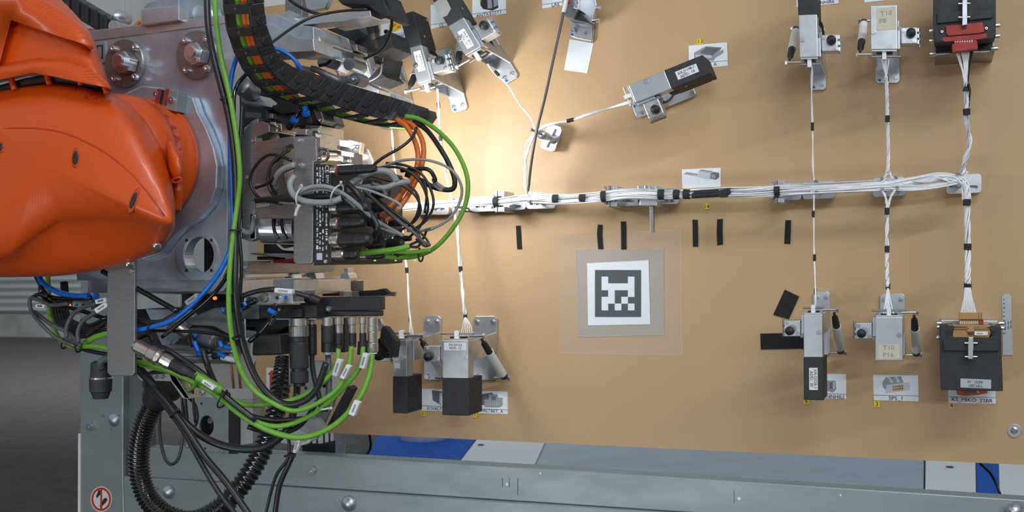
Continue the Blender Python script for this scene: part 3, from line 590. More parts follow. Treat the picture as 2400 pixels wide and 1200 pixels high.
def clamp(t, x, y, hh, h=.1, gap=12):
    """small toggle clamp of two jaws above and below the bundle"""
    for sg_ in (-1, 1):
        yy = y+sg_*hh
        pr(t, 'jaw', R(x, yy-6, x+16, yy+6), h, .03, 'alubright', .001)
        for k in range(3): link('jaw_screw', tube([(x-14+k*4, yy-3+k*3, h-.01), (x+2, yy-3+k*3, h-.01)], 2.6), 'steel', t)
        pr(t, 'jaw_arm', R(x-6, yy-7, x-1, yy+7), h+.004, h-.03, 'brushed', .0008)
    pr(t, 'rubber_pad', R(x-9, y-hh+3, x+1, y+hh-3), h-.004, h-.03, 'rubber', .001)
pad('leftmost slotted holder beside the robot cables', 975, 470, 1052, 503, 0)
t = thing('harness_holder', 'three free standing guide pins between the robot cables and the first clamp', 'holder', P(1085, 480, 0), 'slotted aluminium holders along the harness')
pr(t, 'under_plate', rr(1068, 466, 1112, 494, 6), .012, 0, 'alu', .0008)
for x, y in ((1058, 469), (1072, 468), (1058, 484)):
    s = S(x, y, .12); a = P(x, y, .12); b = a.copy(); b.y = -.012; link('pin', revolve(b, a, [(0, 3*s), (.9, 3*s), (.9, 4*s), (1, 3.8*s)], 12), 'brushed', t)
t = pad('long slotted holder with toggle clamp, second from the robot', 1104, 462, 1232, 497, -6, ((.08, .3), (.38, .6), (.7, .92))); clamp(t, 1166, 472, 18)
pad('slotted holder with two pins where the black cable joins the harness', 1233, 458, 1302, 490, -2, pins=((1238, 457), (1238, 472)))
t = pad('long slotted holder with toggle clamp left of the square block', 1418, 448, 1592, 485, -8, ((.12, .4), (.8, .94))); clamp(t, 1430, 460, 18)
pr(t, 'square_block', R(1494, 435, 1538, 446), .11, .03, 'alubright'); pr(t, 'square_block', R(1499, 466, 1540, 482), .10, .03, 'alubright')
pr(t, 'rubber_insert', R(1495, 441, 1514, 452), .1, .04, 'rubber'); pr(t, 'rubber_insert', R(1495, 464, 1508, 475), .09, .04, 'rubber'); pr(t, 'strap_clip', R(1511, 434, 1520, 448), .115, .10, 'steel', .0005)
pr(t, 'flat_bar', [(1522, 482), (1531, 482), (1531, 544), (1524, 544)], .09, .075, 'brushed', .001)
t = pad('slotted holder with toggle clamp right of the sticker 14', 1806, 430, 1878, 470, -2, ((.45, .9),)); clamp(t, 1822, 449, 20)
pad('slotted holder with two pins on the thin single wire', 1881, 426, 1957, 467, -3, pins=((1911, 425), (1913, 450)))
pad('slotted holder with four pins on the braided branch', 2046, 418, 2122, 462, -4, pins=((2067, 418), (2099, 416), (2068, 443), (2103, 441)))
pad('rightmost slotted holder with two pins at the harness end', 2218, 411, 2300, 455, -4, ((.08, .9),), pins=((2244, 408), (2247, 434)))
t = thing('harness_holder', 'tilted slotted holder with a long angled guide post in open board', 'holder', P(1296, 330, 0), 'slotted aluminium holders along the harness')
q = [(1284, 295), (1290, 290), (1314, 298), (1316, 306), (1300, 352), (1293, 355), (1269, 347), (1266, 340)]
pr(t, 'slotted_pad', [q, Q(1303, 303, 1297, 316, 6), Q(1289, 332, 1283, 346, 6)], .036, .026, 'alu', 0); pr(t, 'middle_plate', q, .026, .014, 'alu', .0008); pr(t, 'under_plate', q, .013, 0, 'alu', .0008)
a = P(1243, 303, .17); b = P(1297, 326, .036); link('post', revolve(b, P(1268, 315, .115), [(0, .013), (.1, .007), (.5, .007), (.5, .010), (1, .011)], 16), 'alu', t, 0, True)
for x, y in ((1242, 302), (1255, 308)): p = P(x, y, .17); link('pin', revolve(P(1272, 317, .10), p, [(0, .003), (.9, .003), (.9, .0042), (1, .0040)], 12), 'brushed', t)
pad('small plate holder under the end of the energy chain', 889, 288, 945, 302, 0, ((.3, .7),))
# ================================================================== WIRE HARNESS
har = thing('wire_harness', 'white wire harness with black tape bands running across the board', 'harness', P(1650, 450, .1))
def bundle(pts, n, spread, rpx=1.6, flat=False, twist=2.0, m='wire', fan=None, name='wire', par=har):
    """n strands round a path; spread px; fan=(start,end) px spread at each end"""
    path = spline(pp(pts), 8); T, U = frames(path); N = len(path); mid = pts[len(pts)//2]; s = S(*mid); up = Vector((0, 0, 1))
    for k in range(n):
        ph = random.uniform(0, 6.28); rad = spread*math.sqrt(random.uniform(.05, 1)); f = random.uniform(.5, 1.4); out = []
        for i, p in enumerate(path):
            t = i/(N-1); sd = T[i].cross(Vector((0, 1, 0))).normalized(); fr_ = Vector((0, -1, 0))
            if flat:
                off = spread*((k+.5)/n*2-1); off += math.sin(t*9*f+ph)*spread*.16; dz = math.cos(t*7*f+ph)*spread*.35
                kk = 1
                if fan: kk = fan[0]+(1-fan[0])*min(1, t*3) if t < .5 else 1+(fan[1]-1)*max(0, (t-.6)/.4)
                o = sd*off*kk+fr_*dz
            else:
                a = ph+t*twist*6.28*(1 if k % 2 else 1); o = (sd*math.cos(a)+fr_*math.sin(a))*rad
            out.append(p+o*s)
        link(name, sweep(out, rpx*s, 5), 'wired' if (m == 'wire' and k % 4 == 3) else m, par, 0, True)
def band(a, b, r, h, par=har, m='tape'):
    p0, p1 = P(*a, h), P(*b, h); s = S(*a, h)
    link('tape_band', revolve(p0, p1, [(0, r*s), (.3, r*s*1.03), (.7, r*s), (1, r*s*1.02)], 14), m, par, 0, False)
BH = .115
bundle([(872, 487, BH), (940, 485, BH), (1000, 481, BH), (1060, 477, BH), (1160, 473, BH), (1237, 464, BH), (1300, 467, BH)], 15, 8, 1.5, True)
bundle([(1237, 462, BH), (1300, 466, BH), (1365, 464, BH), (1415, 461, BH), (1470, 455, BH), (1550, 456, BH), (1615, 455, BH)], 20, 11, 1.65, True)
bundle([(1590, 456, BH), (1660, 452, BH), (1700, 450, BH), (1760, 450, BH), (1822, 447, BH), (1915, 443, BH), (2000, 439, BH), (2085, 434, BH)], 20, 11.5, 1.65, True)
bundle([(1900, 444, BH), (2000, 440, BH), (2085, 432, BH), (2150, 421, BH), (2200, 413, BH), (2240, 418, BH), (2260, 432, BH), (2266, 470, BH)], 10, 8, 2.0, True)
bundle([(2075, 436, BH), (2110, 440, BH), (2160, 440, BH), (2215, 432, BH), (2252, 420, BH), (2262, 400, BH)], 8, 6, 2.0, True)
bundle([(2140, 428, BH), (2200, 420, BH), (2245, 425, BH), (2262, 440, BH), (2267, 475, BH)], 7, 6, 2.0)
for a, b, r in (((1296, 466), (1309, 466), 10), ((1359, 464), (1373, 464), 10), ((1410, 461), (1421, 460), 13), ((1543, 456), (1557, 456), 12.5), ((1579, 456), (1593, 456), 11.5), ((1602, 455), (1617, 455), 11.5), ((1815, 448), (1828, 447), 12), ((1157, 472), (1168, 472), 10), ((911, 486), (921, 486), 7)): band(a, b, r, BH)
link('tape_wrap', tube([(1622, 459, BH+.012), (1650, 457, BH+.012), (1680, 455, BH+.012), (1700, 451, BH+.012)], 6.5, 10), 'tape', har)
link('tape_wrap', tube([(1626, 452, BH+.014), (1655, 450, BH+.014), (1684, 449, BH+.012)], 5.5, 10), 'tape', har)
link('tape_wrap', prism([(1682, 447), (1700, 443), (1708, 441), (1711, 452), (1704, 455), (1702, 461), (1686, 462)], BH+.018, BH-.01), 'tape', har)
# branches
def branch(pts, n, spread, rpx=1.6, bands=(), h=.1, br=None, **k):
    bundle(pts, n, spread, rpx, **k)
    for (x0, y0, x1, y1) in bands: band((x0, y0), (x1, y1), br or spread+1.5, h)
branch([(1903, 153, .185), (1903, 200, .16), (1904, 290, .13), (1905, 380, .12), (1909, 420, .115), (1912, 440, .115)], 2, 1.3, 1.7, [(1904, 287, 1904, 306)], .13, 3.6)
branch([(1908, 448, .115), (1907, 500, .115), (1909, 604, .12), (1911, 690, .15), (1912, 728, .185)], 2, 1.3, 1.7, [(1906, 494, 1906, 509), (1909, 596, 1909, 612), (1911, 676, 1911, 691)], .12, 3.6)
for x in (2066, 2071, 2076, 2084): bundle([(x, 136, .185), (x+(2077-x)*.6, 165, .175), (2077, 180, .17)], 1, .4, 1.7)
branch([(2077, 178, .17), (2079, 230, .15), (2080, 280, .135), (2082, 350, .12), (2081, 405, .118)], 5, 3.6, 2.1, [(2078, 177, 2078, 192), (2080, 271, 2080, 286)], .15, 5.2, twist=4)
bundle([(2080, 395, .118), (2076, 412, .117), (2062, 430, .115), (2030, 438, .115)], 3, 2.5, 1.9); bundle([(2081, 398, .118), (2090, 415, .117), (2110, 428, .115), (2140, 432, .115)], 3, 2.5, 1.9)
bundle([(2050, 436, .115), (2068, 447, .115), (2077, 470, .115), (2080, 495, .115)], 3, 2.2, 1.9); bundle([(2120, 432, .115), (2098, 446, .115), (2085, 470, .115), (2080, 495, .115)], 3, 2.2, 1.9)
branch([(2079, 488, .115), (2079, 583, .12), (2079, 640, .135), (2081, 672, .15)], 5, 3.6, 2.1, [(2079, 487, 2079, 503), (2079, 576, 2079, 591), (2081, 662, 2081, 678)], .125, 5.4, twist=4)
for i, x in enumerate((2071, 2076, 2081, 2086, 2094)): bundle([(2080+i*.5, 676, .15), (2080+(x-2080)*.5, 705, .17), (x, 735, .19)], 1, .3, 1.7)
for i in range(9): x = 2240+i*4.2+(6 if i > 1 else 0); bundle([(x, 118, .17), (x+(2265-x)*.55, 160, .165), (2261+i*.9, 196, .16)], 1, .4, 1.8, m='wire' if i < 7 else 'cblack')
branch([(2264, 192, .16), (2265, 262, .145), (2271, 330, .13), (2262, 380, .12), (2252, 410, .115)], 9, 5.6, 2.2, [(2265, 197, 2265, 214), (2265, 255, 2266, 269)], .155, 8, twist=2.5)
bundle([(2270, 196, .165), (2273, 215, .16), (2271, 240, .15), (2266, 258, .146)], 1, 1, 2.2, m='cblack')
branch([(2258, 425, .115), (2266, 452, .115), (2267, 500, .115), (2268, 578, .12), (2268, 640, .13), (2268, 665, .14)], 9, 6, 2.2, [(2266, 467, 2266, 482), (2268, 571, 2268, 586), (2268, 660, 2268, 677)], .12, 8.3, twist=2.5)
for i in range(10): x = 2251+i*4.2; bundle([(2262+i*1.3, 674, .14), (2268+(x-2268)*.5, 700, .14), (x, 738, .14)], 1, .3, 1.5)
branch([(1025, 208, .185), (1027, 243, .17), (1033, 320, .15), (1040, 380, .13), (1050, 430, .12), (1062, 470, .115)], 3, 2, 1.9, [(1027, 241, 1028, 253), (1032, 318, 1033, 330)], .165, 4.2)
branch([(1060, 480, .115), (1072, 540, .12), (1079, 630, .14), (1085, 690, .16), (1090, 738, .18)], 5, 3, 1.7, [(1079, 624, 1080, 637), (1090, 732, 1091, 746)], .14, 4.6)
for i in range(6): bundle([(1089+i*.6, 744, .18), (1084+i*4, 765, .185), (1080+i*5.2, 788, .19)], 1, .2, 1.1)
branch([(918, 303, .05), (923, 370, .07), (932, 440, .1), (938, 486, .115)], 2, 1.4, 2.0, [(921, 345, 922, 356)], .06, 3.4)
branch([(938, 490, .115), (946, 570, .13), (953, 634, .15), (958, 700, .17), (962, 755, .18)], 3, 1.9, 1.9, [(953, 627, 954, 640), (961, 742, 962, 755)], .15, 4)
for i in range(3): bundle([(961+i, 752, .18), (960+i*3, 770, .185), (959+i*5, 788, .19)], 1, .2, 1.2)
branch([(1143, 150, .18), (1160, 172, .175), (1190, 200, .17), (1215, 240, .165), (1242, 275, .165), (1256, 304, .165)], 3, 1.7, 1.7, [(1160, 167, 1169, 177)], .175, 4)
branch([(1480, 240, .19), (1430, 254, .18), (1380, 267, .175), (1335, 282, .17), (1290, 292, .17), (1258, 305, .165)], 6, 4, 1.7, [(1329, 284, 1344, 280)], .172, 4.6, flat=False, twist=1.2)
for i in range(4): bundle([(1256, 306, .165), (1243-i*4, 340, .15), (1231-i*2+i*i, 390, .13), (1229+i, 430, .12), (1238, 462, .115)], 1, 1.2, 1.7)
cab = thing('coax_cable', 'black twisted cable hanging straight from the top centre fixture into the harness', 'cable', P(1275, 240, .15))
link('cable', tube([(1326, -20, .13), (1321, 28, .14), (1300, 125, .16), (1277, 230, .17), (1259, 303, .168), (1247, 370, .15), (1240, 430, .12), (1242, 460, .115), (1300, 474, .11)], 3.3, 10), 'cdgrey', cab, 0, True)
link('sleeve', tube([(1330, -20, .135), (1326, 5, .14), (1321, 28, .145)], 5.2, 10), 'papert', cab, 0, True)
# ================================================================== ROBOT ARM
rb = thing('robot_arm', 'orange industrial robot wrist filling the left of the picture', 'robot', P(100, 400, .9))
rp_ = pp
fore = link('forearm', loft([
 ([(-90, -60), (70, -60), (150, 0), (206, 60), (228, 110), (245, 160), (262, 214), (180, 196), (60, 190), (-90, 205)], .86),
 ([(-90, -60), (80, -60), (160, 5), (212, 66), (232, 115), (247, 165), (262, 212), (180, 180), (60, 172), (-90, 195)], .93),
 ([(-90, -20), (30, -20), (130, 36), (196, 84), (220, 120), (238, 165), (250, 196), (180, 172), (60, 166), (-90, 190)], 1.0),
 ([(-90, 30), (30, 40), (100, 62), (170, 92), (206, 130), (222, 160), (230, 176), (170, 160), (60, 158), (-90, 180)], 1.015),
 ([(-80, 90), (30, 90), (100, 96), (150, 112), (176, 132), (190, 146), (196, 158), (150, 148), (60, 146), (-80, 160)], 1.02)], 60), 'orange', rb, 0, True, sub=1)
rim = link('forearm_rim', loft([
 ([(-90, -80), (60, -80), (96, -8), (150, 20), (208, 70), (226, 112), (222, 128), (196, 104), (128, 58), (62, 36), (24, 48), (12, 84), (6, 140), (2, 204), (-90, 214)], .96),
 ([(-90, -80), (60, -80), (92, -8), (146, 22), (204, 72), (222, 108), (219, 124), (194, 100), (126, 53), (60, 32), (19, 46), (8, 84), (2, 140), (-2, 200), (-90, 210)], 1.02),
 ([(-90, -80), (50, -80), (82, -6), (136, 24), (192, 70), (213, 102), (214, 114), (190, 94), (124, 48), (58, 26), (12, 42), (0, 84), (-8, 140), (-12, 190), (-90, 200)], 1.042)], 84), 'orange', rb, 0, True, sub=1)
link('clamp_ring', loft([
 ([(-90, 176), (0, 160), (80, 142), (150, 140), (215, 160), (262, 200), (268, 218), (215, 190), (140, 176), (60, 180), (-10, 196), (-90, 216)], .90),
 ([(-90, 166), (0, 152), (80, 137), (150, 136), (212, 156), (258, 196), (264, 214), (214, 186), (140, 172), (60, 175), (-10, 190), (-90, 210)], 1.02),
 ([(-90, 170), (0, 156), (80, 142), (150, 140), (208, 158), (250, 194), (256, 208), (212, 184), (140, 168), (60, 171), (-10, 186), (-90, 206)], 1.046)], 72), 'orange', rb, 0, True, sub=1)
link('slot_band', tube([(-60, 224, .97), (10, 206, .985), (70, 190, .99), (130, 184, .99), (190, 190, .98), (232, 203, .96), (252, 212, .93)], 9, 12), 'rubber', rb, 0, True)
for x, y in ((30, 196), (112, 183), (186, 184), (246, 204)): link('slot_rib', tube([(x-3, y-10, 1.005), (x+4, y+14, 1.005)], 7, 12), 'orange', rb, 0, True)
# wrist housing
SIL = [(-100, 214), (40, 190), (130, 184), (200, 196), (262, 218), (300, 238), (345, 280), (382, 345), (402, 410), (413, 470), (412, 540), (400, 562), (370, 592), (310, 620), (230, 640), (130, 652), (0, 654), (-100, 640)]
L3 = [(-100, 228), (40, 200), (130, 193), (200, 206), (255, 232), (290, 262), (325, 312), (362, 385), (386, 440), (402, 488), (408, 528), (380, 530), (330, 520), (250, 514), (140, 520), (84, 556), (30, 596), (-100, 640)]
mid = [(a[0]*.42+b[0]*.58, a[1]*.42+b[1]*.58) for a, b in zip(SIL, L3)]
def shrink(pl, f, cx, cy): return [(cx+(x-cx)*f, cy+(y-cy)*f) for x, y in pl]
wr = link('wrist_housing', loft([(shrink(SIL, .90, 150, 430), .78), (shrink(SIL, .975, 150, 430), .85), (SIL, .915), (mid, .952), (L3, .985), (shrink(L3, .95, 120, 400), .997), (shrink(L3, .72, 100, 370), 1.02), (shrink(L3, .35, 80, 370), 1.035)], 108), 'orange', rb, 0, True, sub=2)
me = wr.data; ca_ = me.attributes.new('crease_edge', 'FLOAT', 'EDGE'); xy = {}
for e in me.edges:
    va_, vb_ = e.vertices
    if va_//108 == vb_//108 == 4:
        w_ = me.vertices[va_].co+OFF[wr]; c_ = RC.transposed() @ (w_-CAM); px_, py_ = 1200+F*c_.x/-c_.z, 600-F*c_.y/-c_.z
        if py_ > 505: ca_.data[e.index].value = .85
# A6 flange barrel
s_ = S(350, 385, .77)
a = P(352, 380, .74); b = a+Vector((0, -.15, 0)); R6 = 148*s_
link('flange_barrel', revolve(a, b, [(0, R6*.93), (.05, R6), (.16, R6), (.18, R6*.96), (.5, R6*.95), (.55, R6*.99), (.75, R6*.985), (.8, R6*.93), (1, R6*.9)], 64), 'orange', rb, 0, True)
link('flange_gap', revolve(P(352, 380, .725), P(352, 380, .75), [(0, R6*.985), (1, R6*.985)], 64), 'rubber', rb)
a7 = math.radians(24)
link('motor_pocket', loft([(q, h) for q, h in (([(386, 330), (400, 322), (428, 360), (430, 400), (428, 432), (402, 430), (392, 400)], .84), ([(388, 336), (400, 326), (424, 364), (430, 402), (424, 424), (406, 424), (394, 396)], .92), ([(392, 350), (400, 342), (418, 372), (424, 402), (420, 414), (408, 414), (398, 392)], .93))], 36), 'orange', rb, 0, True, sub=1)
link('plug_ring', tube([(403, 422, .935), (410, 418, .94), (420, 416, .94), (426, 420, .935), (420, 426, .935), (410, 428, .935), (403, 422, .935)], 2.2, 8), 'orange', rb, 0, True)
link('barrel_lug', tube([(414, 430, .86), (418, 452, .86), (414, 490, .85)], 11, 12), 'orange', rb, 0, True)
dgx = bpy.context.evaluated_depsgraph_get(); dgx.update()
trees = []
for o in (wr, fore, rim):
    ev = o.evaluated_get(dgx); me = ev.to_mesh(); off = OFF[o]; trees.append(BVHTree.FromPolygons([v.co+off for v in me.vertices], [tuple(p.vertices) for p in me.polygons])); ev.to_mesh_clear()
bo = [o for o in rb.children if o.name.startswith('flange_barrel')][0]
trees.append(BVHTree.FromPolygons([v.co+OFF[bo] for v in bo.data.vertices], [tuple(p.vertices) for p in bo.data.polygons]))
def hit(px, py):
    d = ray(px, py).normalized(); best = None
    for t_ in trees:
        h_ = t_.ray_cast(CAM, d)
        if h_[0] is not None and (best is None or h_[3] < best[3]): best = h_
    return best
def press(parent, name, s, px, py, size, ang, m):
    """raised lettering laid on the robot's skin"""
    h_ = hit(px, py)
    if not h_: return
    n = h_[1] if h_[1].dot(CAM-h_[0]) > 0 else -h_[1]; c = bpy.data.curves.new('t', 'FONT'); c.body = s; c.align_x = 'CENTER'; c.align_y = 'CENTER'; c.extrude = .06; c.offset = .02; c.resolution_u = 2
    to = bpy.data.objects.new('t', c); COL.objects.link(to); dg = bpy.context.evaluated_depsgraph_get(); me = bpy.data.meshes.new_from_object(to.evaluated_get(dg)); bpy.data.objects.remove(to)
    a_ = math.radians(ang); X_ = Vector((math.cos(a_), 0, math.sin(a_))); X_ = (X_-n*X_.dot(n)).normalized(); Y_ = n.cross(X_); k = size*(h_[0]-CAM).length/F
    mt = Matrix(((X_.x*k, Y_.x*k, n.x*k, h_[0].x), (X_.y*k, Y_.y*k, n.y*k, h_[0].y), (X_.z*k, Y_.z*k, n.z*k, h_[0].z), (0, 0, 0, 1)))
    bm = bmesh.new(); bm.from_mesh(me); bmesh.ops.transform(bm, matrix=mt, verts=bm.verts); return link(name, bm, m, parent)
for s, x, y, z, an in (('-', 176, 211, 26, 0), ('A', 205, 226, 26, 184), ('5', 228, 228, 26, 182), ('+', 254, 238, 22, 0)): press(rb, 'raised_lettering', s, x, y, z, an, 'orangedk')
for s, x, y, z, an in (('A', 415, 325, 26, -66), ('6', 405, 298, 26, -62), ('+', 390, 272, 20, -50), ('-', 424, 350, 20, -66)): press(rb, 'raised_lettering', s, x, y, z, an, 'orangedk')
def oval(px, py, rx, ry, ang, nm='recess'):
    h_ = hit(px, py); 
    if not h_: return
    n = h_[1] if h_[1].dot(CAM-h_[0]) > 0 else -h_[1]; k = (h_[0]-CAM).length/F; a_ = math.radians(ang); U_ = Vector((math.cos(a_), 0, math.sin(a_))); U_ = (U_-n*U_.dot(n)).normalized(); V_ = n.cross(U_)
    for sc_, dz, m_, nn in ((1.0, -.003, 'orangedk', nm), (.62, .001, 'rubber', 'recess_hole_shade')):  # shallow dark ovals, the shade of sunken recesses put into the colour
        bm = bmesh.new(); rg = []
        for fr_, dd in ((1, -.004), (.9, .0022), (.6, .0022+dz*.2)):
            rg.append([bm.verts.new(h_[0]+(U_*math.cos(i*math.pi/12)*rx*sc_*fr_+V_*math.sin(i*math.pi/12)*ry*sc_*fr_)*k+n*(dd+dz*.3)) for i in range(24)])
        for A_, B_ in zip(rg, rg[1:]):
            for i in range(24): bm.faces.new((A_[i], A_[(i+1) % 24], B_[(i+1) % 24], B_[i]))
        bm.faces.new(rg[-1]); link(nn, bm, m_, rb, 0, True)
oval(178, 370, 25, 11, 84); oval(313, 470, 33, 9, 68); oval(0, 345, 16, 14, 20)
# seam line over the housing
for seam in ([(-20, 304), (40, 300), (100, 302), (150, 312), (200, 332), (250, 360), (300, 400), (345, 450), (385, 505), (408, 536)],):
    pts = [hit(*q) for q in [tuple(v) for v in seam]]; pts = [q[0] for q in pts if q]
    link('seam', sweep(spline(pts, 6), .0016, 6), 'orangedk', rb, 0, True)
for x, y in ((368, 578), (304, 622)):
    h_ = hit(x-6, y-6); p = h_[0] if h_ else P(x, y, .93)
    link('eye_bolt', revolve(p, p+Vector((.012, -.004, -.006)), [(0, .007), (.5, .0085), (.9, .008), (1, .004)], 16), 'steel', rb, 0, True)
# ================================================================== TOOL
tl = thing('gripper_tool', 'aluminium and steel robot tool carrying grippers, sensors and cable modules', 'tool', P(560, 400, .6))
def T(name, poly, hf, hb, m='alu', bevel=.0012, **k): return pr(tl, name, poly, hf, hb, m, bevel, **k)
T('flange_plate', [[(150, 84), (205, 74), (480, 43), (552, 36), (548, 120), (533, 180), (533, 560), (531, 626), (520, 650), (500, 657), (330, 657), (180, 657)], ell(467, 598, 34, 43, 32)], .72, .69, 'aluplate', .002)
T('plate_bevel', [(150, 84), (205, 72), (480, 41), (552, 34), (552, 50), (480, 62), (205, 97), (150, 106)], .7225, .7195, 'alu', .001)
T('lower_plate', [(250, 650), (536, 650), (534, 668), (520, 684), (330, 686), (250, 686)], .70, .68, 'alu', .002)
ringo = ell(461, 598, 49, 59, 40)
T('bore_ring', [ringo, ell(465, 598, 36, 45, 32)], .7235, .71, 'aluplate', .0015)
for x, y in ((437, 563), (495, 563), (437, 634), (495, 634)): link('hole', cylz(x, y, 4, .7242, .722, 14), 'rubber', tl)
T('plate_behind_bore', R(478, 550, 532, 650), .62, .60, 'black')
T('adapter_ring', [(330, 200), (372, 204), (396, 212), (420, 214), (452, 226), (464, 262), (484, 300), (502, 346), (510, 388), (508, 440), (494, 480), (466, 512), (436, 530), (400, 566), (376, 596), (330, 610), (250, 560), (250, 240)], .745, .72, 'aluplate', .004)
T('sensor_bracket', [(374, 206), (418, 212), (412, 262), (396, 258), (366, 246)], .775, .745, 'galv', .0015)
for x in (368, 388): T('red_strip', [(x, 208), (x+6, 208), (x, 246), (x-6, 243)], .779, .774, 'red', .0005)
T('black_sensor', [(377, 210), (385, 212), (379, 246), (372, 242)], .777, .77, 'rubber')
screw(tl, 363, 220, 7, .782, .77); screw(tl, 399, 233, 7, .782, .77)
for cx, cy, nx, ny in ((289, 147, 272, 140), (458, 127, 444, 121)):
    f = link('bolt_flange', cylz(cx, cy, 57, .733, .72, 48, prof=[(0, 1), (.8, 1), (1, .96)]), 'brushed', tl)
    for dx, dy in ((-30, -34), (24, -38), (-28, 36), (24, 32)): screw(f, cx+dx*.95, cy+dy, 8, .743, .733)
    link('collar', cylz(cx+2, cy, 27, .742, .733, 32), 'rubber', tl)
    link('hex_nut', hexn(cx-5, cy-2, 27, .762, .735, .2), 'steel', tl, .0015)
    link('stud', cylz(cx-14, cy-6, 15, .785, .74, 24, prof=[(0, 1), (.9, 1), (1, .85)]), 'steel', tl)
    link('washer_face', cylz(cx-9, cy-4, 22, .766, .76, 32), 'alu', tl)
T('name_plate', [(222, 98), (246, 96), (247, 146), (226, 150)], .724, .72, 'galv', .0005)
T('plate_print', [[(226, 106), (241, 105), (241, 137), (228, 138)], [(229, 109), (238, 108), (238, 134), (230, 135)]], .7246, .724, 'ink', 0)
# things above and behind the flange plate
T('angle_block', [(330, 27), (346, 6), (396, -8), (420, -12), (420, 52), (330, 64)], .70, .63, 'aluplate', .002)
T('angle_block', [(330, 20), (420, 12), (420, 48), (330, 60)], .735, .70, 'alu', .002)
link('shaft_end', cylz(444, 10, 44, .66, .58, 40), 'galv', tl); link('bearing_ring', cylz(466, 30, 26, .67, .62, 32, prof=[(0, 1), (.5, 1), (.5, .8), (.8, .78), (1, .7)]), 'alubright', tl)
link('ball_knob', cylz(263, 36, 19, .64, .58, 24, prof=[(0, .3), (.15, .8), (.5, 1), (.8, .8), (.95, .4), (1, .1)]), 'alu', tl, 0, True); link('knob_stem', cylz(264, 60, 13, .66, .60, 20), 'alu', tl)
T('side_panel', [(290, -30), (560, -30), (560, 90), (290, 90)], .25, .24, 'panel'); T('side_panel', [(150, -30), (288, -30), (288, 90), (150, 90)], .26, .25, 'panel')
# orange cable guide
link('cable_piece', tube([(316, 64, .6), (330, 48, .6)], 5), 'corange', tl, 0, True)
# upper plates of the gripper
T('clamp_plate', [(600, 40), (646, 32), (700, 58), (735, 62), (738, 118), (660, 120), (600, 112)], .62, .50, 'aluplate', .002)
T('clamp_plate', [(600, 62), (628, 52), (700, 88), (735, 90), (738, 120), (690, 122), (600, 128)], .632, .55, 'alu', .002)
T('clamp_slab', [(690, 62), (738, 62), (752, 96), (738, 118), (690, 118)], .60, .455, 'alu', .002)
T('rail', [(662, 46), (700, 42), (868, 24), (870, 38), (800, 50), (690, 60), (662, 56)], .55, .50, 'alubright', .0015)
T('rail', [(770, 50), (905, 30), (905, 44), (790, 66)], .49, .45, 'alu', .0015)
link('round_cap', cylz(676, 42, 17, .56, .52, 24), 'alu', tl)
screw(tl, 851, 45, 4, .505, .49); screw(tl, 812, 54, 3, .505, .49)
T('upright', [(668, -20), (708, -20), (708, 40), (668, 44)], .40, .37, 'brushed'); T('upright', [(710, -20), (780, -20), (760, 20), (720, 26)], .42, .40, 'alu')
T('dark_bracket', [(780, -20), (892, -20), (915, 38), (902, 42), (860, 12), (800, 10)], .56, .46, 'blackm', .003)
T('bracket_slot', [(792, 0), (840, -4), (846, 6), (800, 8)], .5605, .558, 'rubber', 0); T('bracket_slot', [(850, -12), (880, -14), (882, 0), (852, -2)], .5605, .558, 'brushed', 0)
T('sensor_mount', [(824, 88), (850, 84), (895, 84), (912, 72), (922, 112), (893, 128), (850, 120), (838, 112)], .36, .26, 'blackm', .003)
T('camera_body', [(764, 68), (830, 58), (856, 80), (842, 92), (828, 96)], .38, .30, 'blackm', .002)
T('grey_rib', R(833, 58, 848, 90), .33, .31, 'lever', .001)
link('thumb_knob', revolve(P(878, 92, .42), P(872, 54, .44), [(0, .008), (.1, .008), (.12, .012), (.5, .0145), (.9, .013), (1, .010)], 18), 'rubber', tl, 0, False)
link('thumb_screw', revolve(P(884, 112, .41), P(881, 84, .42), [(0, .006), (.3, .006), (.35, .011), (.75, .011), (1, .009)], 18), 'black', tl)
link('stem', tube([(884, 90, .40), (894, 128, .39)], 4), 'black', tl); screw(tl, 904, 74, 6, .38, .36, m='black')
T('clamp_slab', [(738, 98), (788, 102), (795, 120), (786, 140), (738, 120)], .50, .40, 'alu', .002)
T('jaw_holder', [(745, 120), (788, 122), (800, 150), (790, 166), (742, 150)], .47, .42, 'alubright', .002)
T('jaw_holder', [(818, 104), (836, 104), (838, 120), (818, 120)], .45, .40, 'nickel', .001)
link('pivot', cylz(818, 150, 15, .50, .44, 24), 'lever', tl, 0, False); link('pivot_post', cylz(817, 134, 15, .46, .40, 24), 'brushed', tl)
lv = link('clamp_lever', sweep(spline(pp([(730, 160, .55), (745, 165, .55), (775, 180, .54), (800, 190, .53), (824, 186, .53)]), 8), lambda i, n: .0065+.004*(i/n), 14), 'lever', tl, 0, True)
link('lever_pivot', cylz(829, 184, 15, .545, .50, 28, prof=[(0, 1), (.9, 1), (1, .85)]), 'lever', tl); screw(tl, 828, 184, 6, .55, .54)
def spring(x, y0, y1, r, h, turns):
    s = S(x, (y0+y1)/2, h); a, b = P(x, y0, h), P(x, y1, h); N = turns*10
    link('spring', sweep([a.lerp(b, i/N)+Vector((math.cos(i*.628), math.sin(i*.628), 0))*r*s for i in range(N+1)], 1.3*s, 5), 'springm', tl, 0, True)
    link('spring_rod', sweep([P(x, y0-10, h), P(x, y1+8, h)], r*.55*s, 10), 'steel', tl)
spring(793, 134, 170, 6, .44, 9); spring(793, 284, 322, 5.5, .42, 11)
T('jaw_bar', [(766, 176), (818, 176), (888, 210), (886, 226), (800, 206), (770, 200)], .42, .36, 'alubright', .0015)
T('jaw_bar', [(690, 150), (740, 160), (770, 186), (768, 200), (700, 180)], .5, .44, 'nickel', .001)
